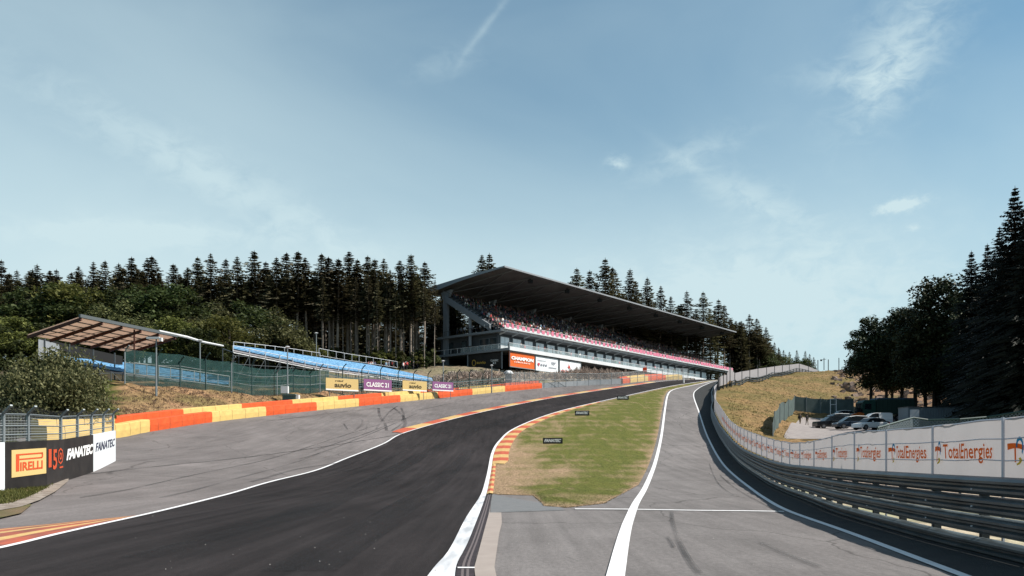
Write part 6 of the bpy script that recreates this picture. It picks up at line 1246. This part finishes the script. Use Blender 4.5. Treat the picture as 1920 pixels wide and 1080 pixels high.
RGT = [proto(broad(120+i, 16, 4.4, rt_leaf, 60, 190, .22, .22), 'broadleaf_tree') for i in range(2)]
YNG = [proto(broad(140+i, 5, 1.7, lf, 18, 110, .16, .05), 'sapling') for i, lf in enumerate([yl_leaf, ol_leaf, br_leaf])]
allp = TALL+FULL+BIG+BRD+RGT+YNG; usedp = set()
def plant(pr, loc, sc, rz, label, group, cat='tree', sxy=None):
    if pr.name not in usedp: usedp.add(pr.name); o = pr
    else: o = copy_tree(pr)
    o.location = loc; o.rotation_euler = (0, 0, rz); o.scale = ((sxy or sc), (sxy or sc), sc); tag(o, label, cat, group); return o
r = random.Random(77)
def plant_top(prs, Hn, u, vtop, Y, label, group, sx=1., cat='tree'):
    g = colG(u, Y); top = P(u, vtop, Y).z; h = max(4, top-g.z); s = h/Hn; plant(r.choice(prs), g-UP*.2, s, r.uniform(0, 6.28), label, group, cat, sxy=s*sx if sx else None)
PK1 = [(2, 484), (32, 503), (70, 492), (96, 505), (150, 497), (175, 487), (195, 485), (222, 490), (248, 478), (275, 480), (287, 477), (327, 492), (350, 498), (370, 478), (397, 472), (422, 482), (445, 478), (475, 467), (497, 487), (520, 480), (535, 470), (557, 468), (575, 480), (605, 472), (618, 478), (633, 482), (652, 468), (670, 482), (688, 476), (703, 482), (722, 482), (752, 486), (770, 473), (796, 487)]
ordn = ['first', 'second', 'third', 'fourth', 'fifth', 'sixth', 'seventh', 'eighth', 'ninth', 'tenth', 'eleventh', 'twelfth', 'thirteenth', 'fourteenth', 'fifteenth', 'sixteenth', 'seventeenth']
for i, (u, v) in enumerate(PK1):
    Y = r.uniform(172, 184) if u < 440 else r.uniform(170, 178); half = i < 17
    plant_top(TALL if u < 590 else BARE, 24.2, u, v, Y, ('%s skyline spruce from the left edge of the photo' if half else '%s skyline spruce right of the middle of the left forest') % ordn[i % 17], 'tall spruces on the skyline of the left forest', sx=r.uniform(1.45, 1.9))
for k in range(5):
    for j in range(22):
        u = -60+j*40+r.uniform(-14, 14); Y = 180+k*7+r.uniform(-3, 3)
        if u > 818: continue
        v = (498 if k == 0 else 508)+r.uniform(-4, 24); 
        plant_top(TALL if u < 590 else BARE, 24.2, u, v, Y, 'dark spruce standing inside the left forest behind the skyline row', 'spruces inside the left forest', sx=r.uniform(1.5, 2.0))
for j in range(34): u = r.uniform(560, 840); plant_top(FULL, 20.2, u, r.uniform(535, 575), r.uniform(222, 262), 'dark spruce deep in the shade behind the pale trunks', 'spruces deep in the left forest', sx=1.7)
for u in (608, 624, 640, 656, 668, 683, 693, 703, 712, 724, 735, 748, 760, 774, 790, 812): plant_top(BARE, 24.2, u+r.uniform(-6, 6), r.uniform(500, 540), r.uniform(167, 171), 'bare stemmed spruce with pale sunlit trunk at the forest edge behind the open stand', 'pale trunked spruces at the forest edge', sx=.85)
PK2 = [(905, 495, 205), (918, 492, 208), (942, 497, 207), (1028, 505, 215), (1080, 518, 222), (1107, 522, 226), (1135, 502, 228), (1150, 517, 231), (1167, 535, 233), (1181, 520, 236), (1192, 542, 238), (1214, 535, 242), (1237, 550, 246), (1260, 540, 250), (1288, 558, 255), (1304, 566, 258), (1318, 560, 261), (1332, 565, 264), (1346, 574, 268), (1358, 584, 270), (1390, 588, 276), (1405, 600, 280), (1420, 607, 284), (1436, 622, 290)]
for i, (u, v, Y) in enumerate(PK2): plant_top(FULL+TALL, 22., u, v, Y+4, '%s treetop above the grandstand roof %s' % (ordn[i % 12], 'counted from its highest corner' if i < 12 else 'counted from its middle'), 'spruces rising behind the main grandstand', sx=1.55)
for j in range(64):
    u = r.uniform(820, 1440); Y = np.interp(u, [820, 1440], [205, 285])+r.uniform(2, 34); vt = np.interp(u, [820, 1000, 1150, 1300, 1440], [552, 528, 540, 572, 612])+r.uniform(0, 22); plant_top(TALL, 24.2, u, vt, Y, 'dark spruce in the forest behind the main grandstand', 'spruces behind the main grandstand', sx=2.0)
for u, v, Y in [(1452, 640, 300), (1461, 650, 305), (1470, 655, 330), (1480, 658, 330), (1495, 655, 335), (1510, 657, 340), (1518, 662, 342), (1526, 668, 345)]: plant_top(FULL, 20.2, u, v, Y, 'small far spruce at the right tail of the forest above the ridge fence', 'far spruces above the ridge fence', sx=1.3)
for j in range(26): u = r.uniform(1372, 1528); plant_top(FULL, 20.2, u, np.interp(u, [1372, 1400, 1440, 1470, 1530], [590, 600, 628, 655, 668])+r.uniform(4, 20), np.interp(u, [1372, 1530], [278, 345])+r.uniform(-4, 12), 'dark spruce in the sloping forest right of the grandstand', 'spruces right of the main grandstand', sx=1.9)
for u, v, Y in [(1440, 655, 296), (1462, 664, 310), (1482, 668, 315), (1500, 670, 320), (1428, 650, 290), (1512, 674, 325)]: plant_top(BRD[:1]+BRD[3:], 12.2, u, v, Y, 'bushy green tree at the end of the forest above the ridge fence', 'bushy trees above the ridge fence', sx=1.)
# broadleaf belt in front of the left forest
for u, v, Y, kind, lab in [(20, 585, 100, 2, 'yellowish rounded tree at the left edge behind the big bush'), (-20, 600, 96, 0, 'green tree cut by the left edge of the photo'), (75, 600, 104, 0, 'green tree left of the roofed blue stand'), (40, 535, 150, 0, 'tall green tree at the left under the skyline spruces'), (100, 528, 150, 0, 'dark green tree left above the roofed stand'),
        (150, 525, 152, 2, 'lighter yellow green tree above the left end of the tan roof'), (205, 535, 152, 0, 'rounded green tree above the tan roof, left of its middle'), (255, 530, 152, 0, 'rounded green tree above the right end of the tan roof'), (300, 525, 150, 0, 'large dark green tree between the tan roof and the spruces'), (350, 545, 150, 0, 'bushy green tree above the white roof edge'), (186, 568, 135, 3, 'narrow rusty yellow tree just above the tan roof'), (240, 562, 135, 3, 'olive brown tree just above the middle of the tan roof'),
        (325, 592, 128, 2, 'low yellow green tree right of the tan roof'), (395, 560, 140, 3, 'olive tree above the left end of the open blue stand'), (430, 585, 128, 2, 'yellow green leafy tree at the left end of the open stand'), (460, 560, 140, 0, 'dark green tree behind the open stand left part'), (505, 575, 130, 3, 'large olive green tree with sunlit top behind the open blue stand'), (545, 600, 132, 3, 'rounded olive tree right of the sunlit one behind the open stand'), (385, 610, 122, 0, 'low green tree between the two blue stands')]:
    plant_top([BRD[kind]], 12.2, u, v, Y, lab, 'broadleaf trees in front of the left forest', sx=1.25 if kind != 3 else 1.05)
for i in range(80):
    u = r.uniform(560, 822) if i < 66 else r.uniform(400, 600); Y = r.uniform(166, 176) if u > 600 else r.uniform(140, 160); g = colG(u, Y); s = r.uniform(.5, .95) if u > 600 else r.uniform(.6, 1.3)
    plant(r.choice(YNG), g-UP*.1, s, r.uniform(0, 6), 'low green sapling in the undergrowth between the spruce trunks', 'saplings in the forest undergrowth', 'shrub')
# right side
for u, v, Y, lab in [(1633, 594, 146, 'open crowned tree standing leftmost of the right group beside the hillside'), (1662, 602, 143, 'broad tree directly right of the leftmost open crowned one'), (1690, 580, 142, 'tree with visible trunk behind the green lorry'), (1716, 560, 139, 'taller leafy tree left of the dark wall of spruces'), (1752, 525, 132, 'tall leafy tree rising in a step before the black spruces'), (1790, 520, 126, 'leafy tree touching the black spruces'), (1735, 590, 128, 'lower leafy tree in front of the tall step'), (1672, 620, 150, 'smaller tree deep between the right trunks')]:
    plant_top(RGT, 16.2, u, v, Y, lab, 'broadleaf trees right of the car park', sx=.98)
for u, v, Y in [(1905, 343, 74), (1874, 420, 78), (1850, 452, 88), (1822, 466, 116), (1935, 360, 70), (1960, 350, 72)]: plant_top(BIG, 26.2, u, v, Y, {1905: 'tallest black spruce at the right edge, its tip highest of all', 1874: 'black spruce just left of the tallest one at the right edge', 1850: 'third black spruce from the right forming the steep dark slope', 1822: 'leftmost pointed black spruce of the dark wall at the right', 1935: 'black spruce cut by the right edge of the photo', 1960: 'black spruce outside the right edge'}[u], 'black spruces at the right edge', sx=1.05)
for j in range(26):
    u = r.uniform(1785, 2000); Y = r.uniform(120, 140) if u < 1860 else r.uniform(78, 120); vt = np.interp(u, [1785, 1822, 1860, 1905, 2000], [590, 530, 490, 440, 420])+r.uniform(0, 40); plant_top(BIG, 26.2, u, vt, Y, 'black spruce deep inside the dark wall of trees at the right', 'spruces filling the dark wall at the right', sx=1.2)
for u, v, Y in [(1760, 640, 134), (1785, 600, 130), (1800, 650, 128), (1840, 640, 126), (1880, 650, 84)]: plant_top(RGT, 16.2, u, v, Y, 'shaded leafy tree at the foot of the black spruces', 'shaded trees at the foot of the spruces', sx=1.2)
# the big bush behind the near fence
tm, cm = broad(200, 5.0, 4.3, bu_leaf, 80, 400, .125, .0); e = proto((tm, cm), 'bush'); g = colG(98, 64); e.location = g-UP*.8; e.scale = (1, .8, .98*(P(98, 664, 64).z-g.z+.8)/5.0); tag(e, 'big rounded bush with small sunlit leaves behind the fence at the left', 'bush')
tm, cm = broad(201, 3.4, 2.6, rt_leaf, 30, 240, .10, .0); e = proto((tm, cm), 'bush'); g = colG(-20, 58); e.location = g-UP*.4; tag(e, 'dark low bush at the very left behind the wire fence', 'bush')
# rocks on the hillside behind the right trees
mb = MB(); r = random.Random(31)
for _ in range(420):
    u = r.uniform(1560, 1860); Y = r.uniform(165, 250); g = colG(u, Y); chunk(mb, g, r.uniform(.4, 1.6))
tag(mb.build('hillside_rocks', mat('pale_rock', (.30, .22, .18), .95, (.16, .12, .10), 1.5, 6)), 'pale reddish rocks scattered on the slope behind the right trees', 'rocks', kind='stuff')
for p in allp:
    if p.name not in usedp:
        for c in list(p.children): bpy.data.objects.remove(c)
        bpy.data.objects.remove(p)
